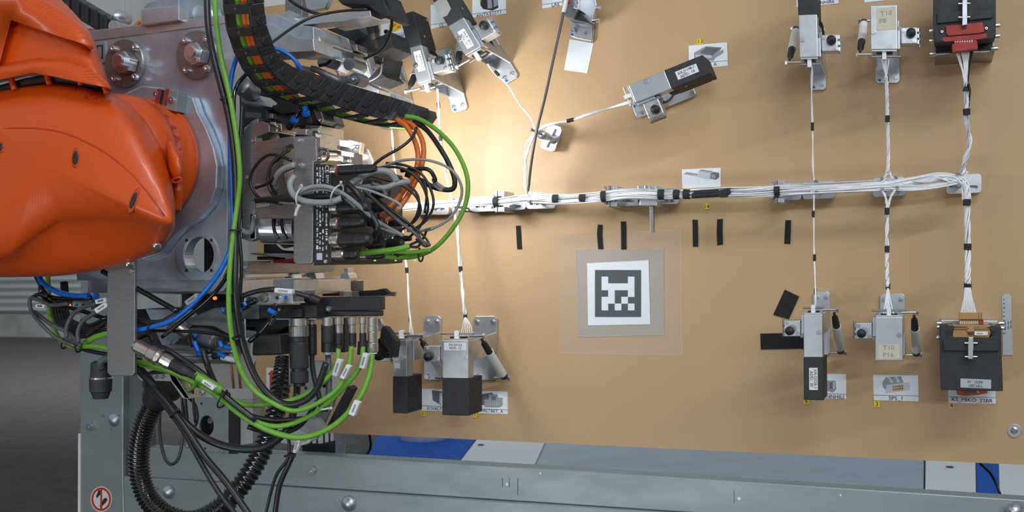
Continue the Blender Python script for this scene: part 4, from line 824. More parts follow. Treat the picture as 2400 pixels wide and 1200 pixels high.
link('disc_seal', sweep(spline(pp([(760, 122, .49), (772, 128, .49), (776, 140, .49), (766, 150, .49), (748, 154, .49)]), 6), .004, 8), 'rubber', tl, 0, True)
link('indicator', cylz(742, 174, 4, .505, .5, 12), 'ledo', tl); link('wire_bail', tube([(895, 150, .38), (890, 175, .39), (868, 190, .40), (838, 202, .41)], 2.2), 'alubright', tl, 0, True)
T('dark_arm', [(858, 190), (895, 150), (902, 128), (893, 168), (905, 182), (870, 196)], .30, .2, 'blackm')
# middle: clutter between flange plate and module
T('sensor_hood', [(634, 254), (664, 230), (724, 228), (748, 262), (756, 285), (742, 294), (668, 300), (642, 276)], .60, .50, 'blacka', .003)
T('hood_lip', [(634, 256), (664, 233), (730, 232), (700, 262), (660, 268)], .612, .60, 'black', .002)
T('metal_cheek', [(732, 254), (752, 258), (760, 282), (752, 292), (742, 280)], .61, .56, 'brushed', .0015); screw(tl, 750, 282, 6, .615, .61)
T('shelf', [(564, 218), (600, 222), (636, 250), (600, 250), (566, 242)], .62, .56, 'alu', .0015)
T('shelf', [(570, 234), (640, 246), (636, 252), (568, 240)], .63, .60, 'alubright', .001)
link('cylinder_body', tube([(566, 200, .66), (580, 212, .64), (598, 214, .62)], 22, 20), 'brushed', tl, 0, True)
T('cross_bar', [(574, 262), (640, 266), (640, 278), (574, 276)], .62, .58, 'brushed', .001); T('cross_block', [(612, 256), (626, 256), (626, 282), (612, 282)], .63, .60, 'blacka', .001)
link('motor_can', revolve(P(592, 330, .60), P(632, 300, .57), [(0, .030), (.1, .034), (1, .034)], 32), 'brushed', tl, 0, False)
T('cheek_plate', [(566, 330), (572, 306), (590, 282), (606, 276), (606, 300), (598, 330), (599, 560), (586, 566), (568, 560)], .66, .64, 'brushed', .002)
T('cheek_plate', [(586, 318), (600, 288), (616, 284), (632, 292), (632, 310), (600, 322), (600, 470), (586, 470)], .68, .655, 'brushed', .002)
for x, y in ((591, 330), (579, 415), (592, 508)): screw(tl, x, y, 4, .688, .68)
T('valve', R(632, 286, 646, 310), .64, .56, 'nickel'); T('valve', R(648, 290, 660, 308), .635, .56, 'nickel')
for x in (639, 650): screw(tl, x, 296, 4.5, .645, .64)
link('grey_hose', tube([(566, 540, .70), (590, 540, .68), (600, 470, .64)], 6), 'cgrey', tl, 0, True)
T('backing', [(560, 190), (660, 200), (760, 292), (740, 330), (700, 560), (566, 560)], .40, .36, 'blackm', .002)
T('white_block', R(694, 302, 718, 316), .66, .56, 'alubright'); T('tan_lit_block', R(716, 294, 752, 320), .62, .52, 'nickel'); 
link('fitting', tube([(734, 305, .64), (748, 305, .64)], 7, 16), 'steel', tl)
for x, y, dx, dy in ((692, 278, -14, 20), (716, 262, 8, 24)):
    link('air_fitting', tube([(x, y, .66), (x+dx, y+dy, .64)], 9, 14), 'black', tl, 0, True); link('release_ring', tube([(x, y, .665), (x+dx*.25, y+dy*.25, .66)], 9.5, 14), 'cblue', tl)
link('air_tube', tube([(693, 276, .66), (703, 258, .66), (708, 250, .65)], 5), 'cgloss', tl, 0, True); link('air_tube', tube([(717, 262, .66), (714, 250, .66)], 7), 'cblue', tl, 0, True)
# sheet metal housing behind the module
T('housing_sheet', [[(598, 334), (688, 318), (690, 320), (690, 512), (602, 512), (598, 420)], [(668, 345), (680, 338), (690-2, 342), (688, 440), (672, 430), (665, 380)]], .70, .66, 'brushed', .002)
T('housing_inner', R(640, 330, 690, 450), .645, .6, 'rubber')
T('cut_corner', [(598, 430), (650, 440), (630, 482), (600, 486)], .705, .70, 'alu', .001)
link('air_cylinder', revolve(P(612, 532, .62), P(700, 534, .60), [(0, .030), (.05, .036), (.95, .036), (1, .03)], 32), 'alubright', tl, 0, False)
T('bracket_strip', R(586, 500, 600, 560), .66, .60, 'alu'); T('square_frame', R(620, 505, 650, 530), .665, .62, 'alu', .002)
for x0 in (640, 660): link('hose', tube([(x0, 505, .67), (x0+3, 540, .67), (x0+14, 560, .665)], 4), 'cgloss', tl, 0, True)
T('dark_slide', [(618, 572), (690, 574), (690, 606), (618, 600)], .60, .5, 'blacka'); T('dark_slide', [(587, 593), (700, 594), (700, 608), (587, 596)], .62, .54, 'brushed'); T('dark_slide', R(602, 601, 640, 609), .60, .55, 'rubber')
T('red_guard', [(640, 608), (688, 606), (688, 618), (640, 616)], .58, .5, 'red', .001); T('white_clip', R(632, 610, 640, 616), .58, .56, 'white')
for i in range(3): link('clear_hose', tube([(650+i*4, 572+i*3, .62), (666, 584, .62), (690, 580+i*3, .62)], 2.6), 'cleartie', tl, 0, True)
# long guide rails running towards the board, seen along their side
def deep(name, x0, x1, y0, y1, h0, h1, m, th=.008):
    """bar running away from the plate towards the board; px traced at its near end x0,h0 (x1 sets its thickness)"""
    return T(name, [(x0, y0), (x1, y0), (x1, y1), (x0, y1)], h0, h1, m, .001)
deep('slide_rail', 566, 580, 612, 641, .67, .30, 'brushed'); deep('slide_rail', 566, 576, 622, 630, .672, .30, 'alu')
deep('rail_foot', 566, 574, 642, 652, .66, .32, 'alubright')
for x, h_ in ((668, .48), (722, .40), (800, .32)):
    T('rail_clamp', [(x, 640), (x+16, 640), (x+20, 654), (x-4, 654)], h_, h_-.04, 'alubright', .002)
T('end_stop', R(806, 628, 816, 654), .30, .27, 'alu')
deep('side_plate', 548, 560, 656, 687, .70, .26, 'alu'); 
T('side_plate', [(640, 655), (668, 655), (668, 690), (640, 690)], .52, .3, 'brushed'); T('side_plate', [(702, 656), (738, 656), (738, 690), (702, 690)], .47, .3, 'alubright')
T('long_side_plate', [(736, 657), (852, 657), (852, 684), (736, 686)], .265, .24, 'nickel', .001)
T('red_insert', R(755, 683, 796, 694), .36, .34, 'red'); T('round_foot', R(796, 682, 806, 695), .37, .33, 'alubright')
T('blade', [(800, 683), (925, 684), (925, 694), (800, 695)], .30, .29, 'brushed', .0006)
T('rubber_strip', [(840, 682), (880, 680), (898, 676), (911, 687), (890, 693), (841, 695)], .34, .32, 'velcro', .001)
# R marked finger
fg = T('round_finger', [(796, 322), (842, 334), (862, 350), (872, 372), (877, 398), (866, 410), (820, 420), (800, 420)], .26, .25, 'nickel', .001)
T('finger_plate', [(798, 322), (846, 334), (843, 361), (822, 357), (818, 400), (800, 400)], .30, .28, 'nickel', .001)
text(tl, 'R', 833, 345, .3006, 26, -96, 'ink')
for x, y in ((788, 333), (801, 334), (820, 339)): screw(tl, x, y, 5, .306, .30)
T('finger_block', R(784, 326, 797, 342), .34, .30, 'alubright'); T('finger_jaw', [(753, 344), (800, 354), (800, 364), (756, 352)], .44, .38, 'alu')
link('piston_rod', tube([(745, 372, .60), (775, 372, .5), (800, 371, .42)], 6, 14), 'steel', tl, 0, True); link('piston_rod', tube([(760, 360, .55), (790, 362, .45)], 3.5, 12), 'steel', tl, 0, True)
link('loop_bracket', tube([(744, 356, .67), (752, 348, .67), (766, 352, .66), (770, 364, .66), (764, 376, .66), (746, 378, .67)], 3.2, 10), 'lever', tl, 0, True)
T('toggle', R(798, 358, 822, 384), .36, .30, 'blacka'); 
for i in range(4): screw(tl, 802+(i % 2)*14, 363+(i//2)*14, 4.5, .37, .36)
T('small_frame', [(766, 388), (822, 384), (822, 392), (766, 396)], .42, .38, 'alu')
T('side_box', [(738, 310), (752, 312), (752, 346), (738, 346)], .63, .56, 'nickel')
for i in range(3): link('sensor_wire', tube([(752, 312+i*4, .6), (765, 322+i*3, .58), (776, 345+i*2, .56)], 2.2), 'cgloss', tl, 0, True)
# ---- cable module with bracket
mb = T('module_bracket', [(692, 320), (732, 318), (742, 326), (743, 378), (735, 380), (733, 612), (728, 619), (694, 620), (687, 612), (688, 324)], .745, .738, 'brushed', .002)
for x, y in ((701, 328), (702, 386), (702, 440)): screw(tl, x, y, 5, .752, .745)
md = thing('cable_module', 'black multi-port cable module on the tool, white printed side with CE mark', 'module', P(756, 500, .6))
pr(md, 'housing', [(735, 384), (776, 386), (777, 618), (735, 622)], .742, .42, 'black', .002)
pr(md, 'label_area', [(739, 388), (771, 390), (771, 590), (739, 590)], .7426, .742, 'rubber', 0)
text(md, 'CE', 766, 396, .743, 15, -90, 'white'); text(md, 'EMV', 767, 420, .743, 11, -90, 'white')
random.seed(11)
for c0, (xa, xb) in enumerate(((741, 746), (748, 753), (755, 759), (763, 768))):
    y = 392 if c0 < 3 else 446
    while y < 588:
        hgt = random.choice((2, 3, 5, 6, 9)); 
        if y < 440 or random.random() < .82: pr(md, 'print_mark', R(xa+random.random(), y, xb-random.random()*2, min(y+hgt, 588)), .7430, .7426, 'papert' if random.random() < .55 else 'inkl', 0)
        y += hgt+random.choice((1.5, 2, 3, 6))
cq = pr(md, 'white_square_print', R(742, 593, 755, 609), .7430, .742, 'inkl', 0); screw(md, 762, 613, 5, .746, .742)
text(md, 'X', 766, 600, .743, 9, 0, 'white')
for k in range(4):
    h_ = .70-.08*k; x_ = 2200-(2200-778)*(D-.742)/(D-h_+.02)
    pr(md, 'indicator', R(x_+2, 609, x_+6, 612), h_+.0, h_-.002, 'ledg', 0) if k else None
for q in ([(838, 443), (843, 446), (838, 450)], [(844, 443), (849, 446), (844, 450)]): pr(md, 'indicator', q, .62, .618, 'ledg', 0)
pr(md, 'port_rail', R(777, 388, 782, 616), .735, .44, 'black', .001)
for k in range(4): pr(md, 'port_base', R(780+k*8, 606, 800+k*8, 617), .70-.07*k, .66-.07*k, 'black', .001)
CONN = []
def connector(parent, p, L, r, m='black', nut='nickel', vec=Vector((1, 0, 0)), ring=None, nn=.22):
    """round screw connector: knurled nut, body with grip, strain relief"""
    s = S(*p); a = P(*p); b = a+vec*L*s; q = a.lerp(b, nn)
    link('coupling_nut', revolve(a, q, [(0, r*.8*s), (.12, r*s), (.3, r*s), (.32, r*.9*s), (.5, r*.9*s), (.52, r*1.02*s), (.9, r*1.02*s), (1, r*.85*s)], 20), nut, parent)
    if ring: link('colour_ring', revolve(q, q.lerp(b, .05), [(0, r*.92*s), (1, r*.92*s)], 20), ring, parent)
    link('connector_body', revolve(q.lerp(b, .05 if ring else 0), b, [(0, r*.9*s), (.05, r*.98*s), (.45, r*.96*s), (.46, r*.88*s), (.52, r*.88*s), (.54, r*.94*s), (.9, r*.8*s), (1, r*.6*s)], 20), m, parent)
    return b
def cable(label, pts, r, m, group=None, name='cable', extra=None, n=10, seg=7):
    t = thing(name, label, 'cable', P(*pts[len(pts)//2]), group)
    link('jacket', tube(pts, r, n, seg), m, t, 0, True)
    if extra: extra(t)
    return t
def tag(t, a, b, w_, h, m='white'):
    dx, dy = b[0]-a[0], b[1]-a[1]; q = Q(*a, *b, w_); l = math.hypot(dx, dy); dx, dy = dx/l, dy/l
    q = [q[0], (q[0][0]+dx*2, q[0][1]+dy*2), q[1], q[2], (q[3][0]+dx*5, q[3][1]+dy*5), q[3]]
    o = pr(t, 'marker_sleeve', Q(a[0], a[1], b[0], b[1], w_), h, h-.012, m, .002)
    c = ((a[0]+b[0])/2, (a[1]+b[1])/2); an = -math.degrees(math.atan2(dy, dx))
    for k in range(6): d_ = (k-2.5)*l*.09; pr(o, 'sleeve_print', Q(c[0]+dx*d_-dx*.8, c[1]+dy*d_-dy*.8, c[0]+dx*d_+dx*.8, c[1]+dy*d_+dy*.8, 4), h+.0008, h, 'inkg', 0)
def tie(t, x, y, r, h, ang=0, m='rubber'):
    s = S(x, y, h); c = P(x, y, h); a = math.radians(ang); U_ = Vector((math.cos(a), 0, math.sin(a))); path = [c+(U_*math.cos(k*math.pi/8)+Vector((0, 1, 0))*math.sin(k*math.pi/8))*r*s for k in range(17)]
    link('cable_tie', sweep(path, 2.2*s, 6), m, t, 0, True); d = U_*r*s*1.15
    link('tie_head', revolve(c+d-Vector((0, .003, 0)), c+d+Vector((0, -.006, 0))+U_*.004, [(0, 3.4*s), (1, 3.4*s)], 8), m, t)
# first column of connectors on the module (each with its cable)
def conn_thing(label, p, L, r, **k):
    t = thing('cable_connector', label, 'connector', P(*p), 'round connectors plugged into the cable module'); connector(t, p, L, r, **k); return t
conn_thing('long black connector with red ring, topmost on the cable module', (777, 400, .733), 118, 12, ring='red', nn=.14)
conn_thing('black connector second from the top beside the green lights', (838, 434, .66), 60, 13, nn=.3)
conn_thing('large black connector under the grey cable tie', (777, 487, .733), 100, 17, nn=.22)
conn_thing('black connector with red ring feeding the orange cables', (777, 523, .733), 90, 14, ring='red', nn=.24)
conn_thing('largest black connector, above the green capped one', (777, 563, .733), 105, 19, nn=.24)
conn_thing('nickel connector at the lower end of the module with green cable', (779, 598, .733), 68, 12, nn=.5)
random.seed(5)
for x, y, h_, r_, lb_ in ((868, 570, .60, 15, 'second largest black connector, right behind the largest one'), (930, 572, .53, 12, 'black connector at the right end of the row above the green stub'), (870, 488, .6, 13, 'shadowed black connector right behind the one under the tie'), (900, 600, .6, 9, 'small connector beside the green stub at the module foot'), (960, 560, .5, 8, 'farthest right small connector under the grey loop'), (940, 524, .52, 8, 'small connector below the orange cable pair'), (900, 455, .58, 12, 'shadowed connector under the pale grey loops'), (880, 520, .6, 12, 'shadowed connector behind the one feeding orange cables'), (960, 600, .5, 7, 'tiny connector behind the green cables at the lower right')):
    h_ += .045; conn_thing(lb_, (2200-1424*(D-.742)/(D-h_)+2, y, h_), 62, r_, nn=.3)
# ================================================================== ENERGY CHAIN
ch = thing('energy_chain', 'black plastic cable drag chain curving down to the right over the tool', 'cable chain', P(700, 150, .7))
A_ = [(612, -46, .87), (620, 44, .85), (636, 98, .82), (664, 146, .77), (733, 172, .69), (833, 203, .60), (933, 232, .52), (1004, 256, .47)]
B_ = [(578, -46, .91), (584, 36, .89), (598, 98, .86), (628, 160, .81), (682, 210, .74), (776, 244, .64), (880, 276, .55), (984, 291, .49)]
C_ = [(522, -46, .89), (526, 40, .87), (543, 106, .84), (572, 166, .79), (622, 216, .72), (735, 255, .62), (850, 287, .53), (948, 297, .48)]
def samp(g, n):
    q = spline(pp(g), 30); L = [0]
    for u_, v_ in zip(q, q[1:]): L.append(L[-1]+(v_-u_).length)
    out = []; j = 0
    for i in range(n+1):
        t_ = L[-1]*i/n
        while j < len(L)-2 and L[j+1] < t_: j += 1
        out.append(q[j].lerp(q[j+1], (t_-L[j])/(L[j+1]-L[j])))
    return out
NL = 13; a, b, c = samp(A_, NL*2), samp(B_, NL*2), samp(C_, NL*2)
def slab4(name, quad, th, m, par, bevel=.0012):
    n = (quad[1]-quad[0]).cross(quad[3]-quad[0]).normalized(); bm = bmesh.new(); f = [bm.verts.new(p+n*th/2) for p in quad]; g = [bm.verts.new(p-n*th/2) for p in quad]
    bm.faces.new(f); bm.faces.new(g[::-1])
    for i in range(4): bm.faces.new((f[i], g[i], g[(i+1) % 4], f[(i+1) % 4]))
    return link(name, bm, m, par, bevel)
for i in range(NL):
    j = 2*i; k = min(j+2, 2*NL)
    A0, A1, B0, B1 = a[j], a[k], b[j], b[k]; e = .04
    lk = slab4('chain_link', [A0.lerp(A1, e), A0.lerp(A1, 1.02), B0.lerp(B1, 1.02), B0.lerp(B1, e)], .006, 'black', ch)
    slab4('link_overlap', [A0.lerp(A1, .55), A0.lerp(A1, 1.0), B0.lerp(B1, 1.0), B0.lerp(B1, .55)], .0085, 'blackm', ch)
    n = (A1-A0).cross(B0-A0).normalized(); 
    if n.dot(CAM-A0) < 0: n = -n
    cc = A0.lerp(A1, .78).lerp(B0.lerp(B1, .78), .5); r_ = (A0-B0).length*.2
    link('link_pin', revolve(cc+n*.004, cc+n*.0066, [(0, r_), (.6, r_), (1, r_*.9)], 16), 'black', ch)
    link('pin_recess', revolve(cc+n*.0064, cc+n*.0069, [(0, r_*.5), (1, r_*.5)], 12), 'rubber', ch)
    sl = [A0.lerp(A1, .26).lerp(B0.lerp(B1, .26), .14)+n*.0036, A0.lerp(A1, .40).lerp(B0.lerp(B1, .40), .14)+n*.0036, A0.lerp(A1, .40).lerp(B0.lerp(B1, .40), .86)+n*.0036, A0.lerp(A1, .26).lerp(B0.lerp(B1, .26), .86)+n*.0036]
    slab4('link_groove', sl, .0008, 'rubber', ch, 0)
    C0, C1 = c[j], c[k]
    slab4('crossbar', [B0.lerp(B1, .0), B0.lerp(B1, .42), C0.lerp(C1, .42), C0.lerp(C1, .0)], .005, 'blackm', ch)
    mid_ = B0.lerp(C0, .5).lerp(B1.lerp(C1, .5), .2); nb = (B1-B0).cross(C0-B0).normalized(); nb = nb if nb.dot(CAM-B0) > 0 else -nb
    link('crossbar_pin', revolve(mid_+nb*.002, mid_+nb*.004, [(0, .003), (1, .003)], 8), 'lever', ch)
    # far side plate
    dn = Vector((0, .05, 0)); slab4('chain_link', [C0, C1, C1+dn, C0+dn], .004, 'blackm', ch)
link('end_bracket', prism([(984, 262), (1006, 258), (1009, 272), (996, 290), (984, 291)], .525, .49), 'black', ch, .001); link('end_bolt', tube([(1004, 270, .5), (1015, 270, .5)], 3), 'lever', ch)
# cables inside the chain
def inside(off, m, r, lab, t0=0, t1=1.0):
    q = [B.lerp(C, off)+Vector((0, .026, 0)) for B, C in zip(b, c)]; q = q[int(len(q)*t0):max(3, int(len(q)*t1))]
    t = thing('cable', lab, 'cable', q[len(q)//2]); link('jacket', sweep(q, r, 10), m, t, 0, True)
inside(.30, 'corange', .0075, 'orange cable inside the chain, nearer its side plates', 0, .5); inside(.48, 'corange', .0065, 'orange cable in the middle of the chain', 0, .55)
inside(.72, 'cgreen', .0065, 'green cable inside the chain along its open edge')
# ================================================================== LOOSE CABLES
cable('thick green cable arching from the chain end down to the module', [(950, 272, .53), (985, 280, .53), (1030, 310, .55), (1070, 355, .57), (1095, 415, .58), (1092, 475, .58), (1065, 530, .58), (1020, 580, .58), (975, 600, .58), (925, 604, .57), (890, 600, .57)], 5.6, 'cgreen', extra=lambda t: tie(t, 986, 601, 12, .585, 90))
cable('green cable lying under the thick arch, ending at the module foot', [(1010, 586, .60), (960, 592, .60), (920, 590, .6), (880, 598, .61)], 5.2, 'cgreen', 'green cables at the module')
cable('short bright green cable leaving the lowest module connector', [(846, 594, .66), (885, 590, .67), (930, 584, .67), (960, 577, .66)], 7, 'cgreen')
cable('green cable running full height in front of the flange plate', [(503, -30, .80), (506, 40, .81), (516, 120, .82), (531, 190, .82), (545, 260, .82), (558, 350, .82), (562, 420, .82), (556, 480, .82), (545, 560, .83), (538, 640, .84), (537, 733, .84), (551, 827, .82), (584, 901, .80), (640, 945, .78), (700, 962, .76), (780, 922, .74), (815, 866, .73), (824, 812, .73)], 6.2, 'cgreen', extra=lambda t: (tie(t, 531, 232, 14, .815, 5), tag(t, (816, 856), (800, 888), 11, .745)))
cable('thick black cable beside the full height green cable', [(484, -30, .79), (488, 60, .80), (500, 130, .81), (515, 190, .81), (533, 260, .81), (545, 330, .81), (552, 420, .81), (552, 560, .82), (552, 680, .83), (566, 790, .81), (600, 885, .79), (650, 940, .77), (700, 945, .76), (740, 915, .75), (765, 850, .74)], 8, 'cblack')
cable('blue tube running down beside the flange plate and curving left', [(600, 60, .74), (570, 105, .76), (550, 150, .78), (540, 200, .79), (538, 280, .80), (540, 350, .80), (544, 440, .81), (546, 520, .82), (540, 580, .83), (522, 625, .84), (495, 665, .85), (450, 715, .85), (400, 752, .85), (350, 768, .85), (316, 776, .85)], 6, 'cblue', extra=lambda t: tie(t, 352, 768, 9, .85, 80))
cable('glossy black printed tube beside the blue tube', [(585, 165, .76), (556, 200, .77), (548, 240, .78), (550, 340, .79), (556, 450, .80), (556, 520, .81), (548, 600, .82), (530, 650, .83), (490, 700, .84), (430, 750, .84), (380, 790, .84)], 5, 'cgloss')
cable('black cable between the green and blue ones, tied at mid height', [(568, 240, .78), (562, 360, .79), (563, 480, .80), (560, 540, .81), (566, 620, .81), (562, 700, .81)], 4.5, 'cblack', extra=lambda t: tie(t, 552, 540, 14, .825, 0))
cable('blue tube piece showing above the energy chain', [(636, 112, .74), (662, 120, .73), (688, 138, .72), (704, 160, .71), (712, 178, .70)], 5, 'cblue')
cable('thin black cable sweeping over the clamp plates at the top', [(600, 128, .80), (640, 98, .72), (690, 62, .66), (738, 38, .62), (800, 26, .60), (860, 22, .60)], 3.4, 'cblack')
cable('thin black cable curving from the top bracket down to the clamp', [(900, -10, .56), (915, 30, .54), (918, 60, .52), (908, 95, .5), (890, 120, .49), (855, 138, .48)], 3.6, 'cblack')
cable('two black cables entering at the top behind the energy chain', [(660, -20, .5), (690, 8, .5), (730, 28, .5), (770, 38, .5)], 4, 'cblack')
cable('orange cable leaving the chain end, left of the pair', [(930, 280, .53), (952, 296, .54), (972, 330, .55), (980, 370, .56), (970, 410, .57), (944, 450, .58), (910, 488, .60), (888, 506, .62)], 6.2, 'corange')
cable('orange cable leaving the chain end, right of the pair', [(945, 282, .52), (970, 296, .53), (990, 330, .54), (992, 370, .55), (980, 410, .56), (955, 460, .58), (925, 500, .60), (900, 520, .61)], 6.2, 'corange')
cable('thick black cable hanging beside the orange pair into a loop', [(970, 285, .52), (1000, 305, .53), (1030, 345, .54), (1055, 390, .54), (1066, 425, .54), (1058, 444, .54), (1020, 440, .55), (985, 422, .56), (950, 408, .57)], 6.2, 'cblack', extra=lambda t: tag(t, (1014, 428), (1036, 444), 13, .56, 'cgrey'))
cable('thin grey cable making the widest loop over the board', [(860, 418, .60), (900, 390, .60), (950, 375, .60), (1010, 377, .59), (1060, 400, .58), (1082, 440, .57), (1075, 480, .57), (1050, 515, .57), (1015, 535, .57), (985, 541, .57), (955, 541, .57)], 3.4, 'cgrey', extra=lambda t: tag(t, (1014, 534), (992, 540), 8, .58, 'cgrey'))
cable('black cable slanting up from the module to the chain end', [(800, 450, .64), (840, 420, .63), (890, 375, .62), (940, 345, .60), (966, 322, .58), (976, 300, .55)], 3.8, 'cblack')
random.seed(21)
blk = [([(905, 382, .6), (950, 388, .59), (985, 405, .58), (1008, 440, .57), (1016, 480, .57), (1000, 515, .57), (975, 535, .57)], 3.2), ([(870, 395, .61), (930, 392, .6), (970, 410, .59), (995, 445, .58), (1003, 490, .57), (985, 530, .57), (960, 556, .57)], 3.2),
       ([(850, 400, .62), (910, 405, .6), (950, 425, .59), (980, 460, .58), (978, 500, .58), (960, 530, .58)], 3.0), ([(860, 410, .62), (930, 430, .6), (970, 455, .59), (986, 490, .58), (970, 520, .58), (930, 545, .59)], 3.0),
       ([(900, 480, .62), (940, 510, .61), (970, 535, .60), (985, 560, .6), (980, 578, .6), (962, 578, .6)], 3.4), ([(858, 440, .62), (890, 470, .62), (935, 505, .61), (985, 545, .6), (1005, 570, .6), (996, 577, .6), (975, 560, .6)], 2.8),
       ([(930, 600, .58), (960, 575, .58), (990, 560, .58), (1000, 540, .58)], 3)]
BL = ['outermost thin black loop, reaching furthest right inside the grey one', 'thin black loop just inside the outermost one', 'thin black loop bending round the orange cables', 'thin black loop crossing low over the orange cables', 'thin black cable bending down at the lower right of the loops', 'thin black cable running straight down right to the lowest tip', 'short thin black cable rising from the green cables']
for (q, r), lb_ in zip(blk, BL): cable(lb_, q, r, 'cblack', 'thin black sensor cables looping beside the module')
for q, m, r, lb_ in (([(990, 420, .57), (1000, 450, .57), (995, 500, .57)], 'cblack', 3, 'short thin black cable hanging below the thick black loop'), ([(940, 400, .58), (1000, 396, .58), (1020, 420, .57), (1014, 424, .57)], 'cblack', 5, 'thick black cable bent over left of the grey sleeve')): cable(lb_, q, r, m, 'thin black sensor cables looping beside the module')
# the tied grey and black bunch across the module
cable('thick light grey cable looping left round the bracket', [(690, 386, .77), (665, 396, .76), (650, 410, .75), (642, 430, .73)], 7, 'cgrey')
cable('thick light grey cable crossing the bracket below its screws', [(690, 412, .77), (680, 430, .78), (684, 450, .785), (700, 466, .79), (730, 474, .79), (770, 474, .79), (800, 465, .78)], 7.5, 'cgrey', extra=lambda t: (tie(t, 706, 463, 22, .79, 80, 'cleartie'), link('tie_tail', tube([(702, 480, .80), (696, 492, .80), (692, 506, .80)], 4), 'cleartie', t, 0, True)))
cable('light grey cable arching over the module towards lower right', [(700, 450, .79), (730, 438, .79), (770, 438, .79), (810, 458, .77), (850, 490, .74), (880, 516, .71), (920, 540, .66), (945, 552, .64)], 5, 'cgrey', extra=lambda t: tie(t, 790, 453, 22, .79, 60, 'cleartie'))
cable('second light grey cable under the arching one', [(698, 458, .78), (730, 446, .78), (775, 446, .78), (812, 466, .76), (848, 500, .73), (880, 528, .70), (930, 548, .65)], 4.2, 'cgrey')
cable('thick pale grey cable bulging over the upper connectors', [(820, 432, .72), (860, 408, .70), (890, 400, .69), (915, 405, .68), (930, 425, .67)], 8, 'cgrey')
cable('thick pale grey cable under the bulging one', [(815, 446, .70), (860, 438, .69), (900, 440, .68), (930, 430, .67), (960, 425, .65)], 7, 'cgrey')
cable('thin grey cable ending in a bare tip before the orange pair', [(830, 438, .73), (870, 448, .71), (910, 464, .69), (936, 478, .68), (938, 488, .68), (930, 488, .68)], 3.4, 'cgrey')
cable('thick black cable bent down into the largest connector', [(815, 430, .74), (835, 450, .74), (855, 480, .73), (875, 510, .72), (885, 535, .72), (876, 556, .71)], 7, 'cblack')
cable('thick black cable bent behind it', [(700, 466, .77), (760, 460, .77), (810, 470, .75), (850, 500, .73), (880, 530, .70), (895, 560, .68)], 8, 'cblack')
cable('black cable under the grey ties on the bracket', [(600, 470, .75), (650, 465, .76), (700, 470, .77), (760, 472, .77), (800, 460, .76)], 7, 'cblack')
cable('thin black cable curling from the connectors to the right end', [(855, 448, .70), (890, 480, .68), (930, 515, .66), (970, 545, .65), (990, 565, .64), (1008, 575, .64)], 4, 'cdgrey')
cable('black cable dipping into the second connector row', [(870, 430, .69), (895, 440, .68), (905, 460, .68)], 6, 'cdgrey'); cable('dark grey cable entering a rear connector from above', [(895, 528, .66), (907, 545, .65), (905, 560, .65)], 5, 'cdgrey')
for i, q in enumerate(([(684, 376, .74), (640, 362, .74), (612, 374, .74), (590, 405, .74), (588, 435, .74), (610, 465, .74), (660, 478, .75)], [(680, 350, .74), (640, 380, .74), (628, 420, .74), (640, 455, .74), (680, 470, .76)], [(688, 392, .75), (650, 410, .75), (628, 430, .74), (600, 440, .73)], [(672, 345, .72), (655, 370, .73), (634, 390, .73), (632, 430, .73), (655, 460, .74)])):
    cable(('thin black cable making the widest loop left of the bracket', 'thin black cable making the inner loop left of the bracket', 'short thin black cable under the grey loop left of the bracket', 'thin black cable dropping from the housing slot')[i], q, 3.8, 'cblack', 'thin black cables left of the module bracket')
cable('grey printed cable crossing the housing sheet', [(600, 474, .73), (640, 474, .74), (690, 475, .77)], 3.5, 'cgrey')
# ================================================================== LOWER TOOL: connector bar and its cables
cb = thing('connector_bar', 'black connector bar below the tool with a row of cable connectors', 'connector bar', P(750, 720, .6))
pr(cb, 'housing', [(607, 716), (742, 716), (742, 745), (607, 745)], .70, .645, 'black', .002)
pr(cb, 'housing', [(702, 697), (893, 695), (893, 727), (702, 729)], .66, .64, 'blacka', .002); pr(cb, 'housing', [(726, 728), (892, 728), (892, 741), (726, 742)], .655, .64, 'black', .002)
pr(cb, 'bearing', [(684, 723), (706, 723), (706, 744), (684, 744)], .712, .70, 'blacka', .002); screw(cb, 768, 724, 7, .668, .66); screw(cb, 654, 726, 4, .712, .70)
pr(cb, 'port_flange', R(640, 745, 742, 750), .69, .64, 'galv', .001); pr(cb, 'side_arm', [(676, 745), (682, 745), (682, 905), (676, 905)], .66, .64, 'brushed', .001)
pr(cb, 'back_box', [(782, 745), (808, 745), (808, 826), (752, 826), (752, 760)], .58, .55, 'black', .002)
dn = Vector((0, 0, -1))
def conv(px, py, h, L, r, parts):
    """connector pointing down: parts (t0,t1,r,material,name)"""
    s = S(px, py, h); a = P(px, py, h)
    for t0, t1, rr_, m_, nm in parts: link(nm, revolve(a+dn*t0*s, a+dn*t1*s, [(0, rr_*.94*s), (.06, rr_*s), (.94, rr_*s), (1, rr_*.94*s)], 22), m_, cb)
conv(700, 745, .70, 160, 22, [(0, 20, 19, 'nickel', 'coupling_nut'), (18, 44, 23.5, 'brushed', 'square_collar'), (43, 56, 21, 'black', 'connector_body'), (56, 118, 22, 'blackm', 'connector_body'), (116, 126, 18, 'black', 'grip_ring'), (125, 152, 21, 'blackm', 'connector_body'), (150, 160, 14, 'black', 'cable_gland')])
conv(731, 750, .66, 82, 10, [(0, 12, 8, 'nickel', 'coupling_nut'), (10, 82, 11, 'black', 'connector_body')])
conv(768, 743, .67, 85, 13, [(0, 22, 12.5, 'nickel', 'coupling_nut'), (20, 60, 13.5, 'blackm', 'connector_body'), (60, 84, 11.5, 'black', 'connector_body'), (82, 88, 12, 'galv', 'grip_ring')])
conv(794, 743, .66, 70, 9, [(0, 18, 11, 'nickel', 'coupling_nut'), (17, 38, 9, 'nickel', 'coupling_nut'), (37, 64, 9.5, 'black', 'connector_body'), (64, 74, 8, 'blackm', 'connector_body')])
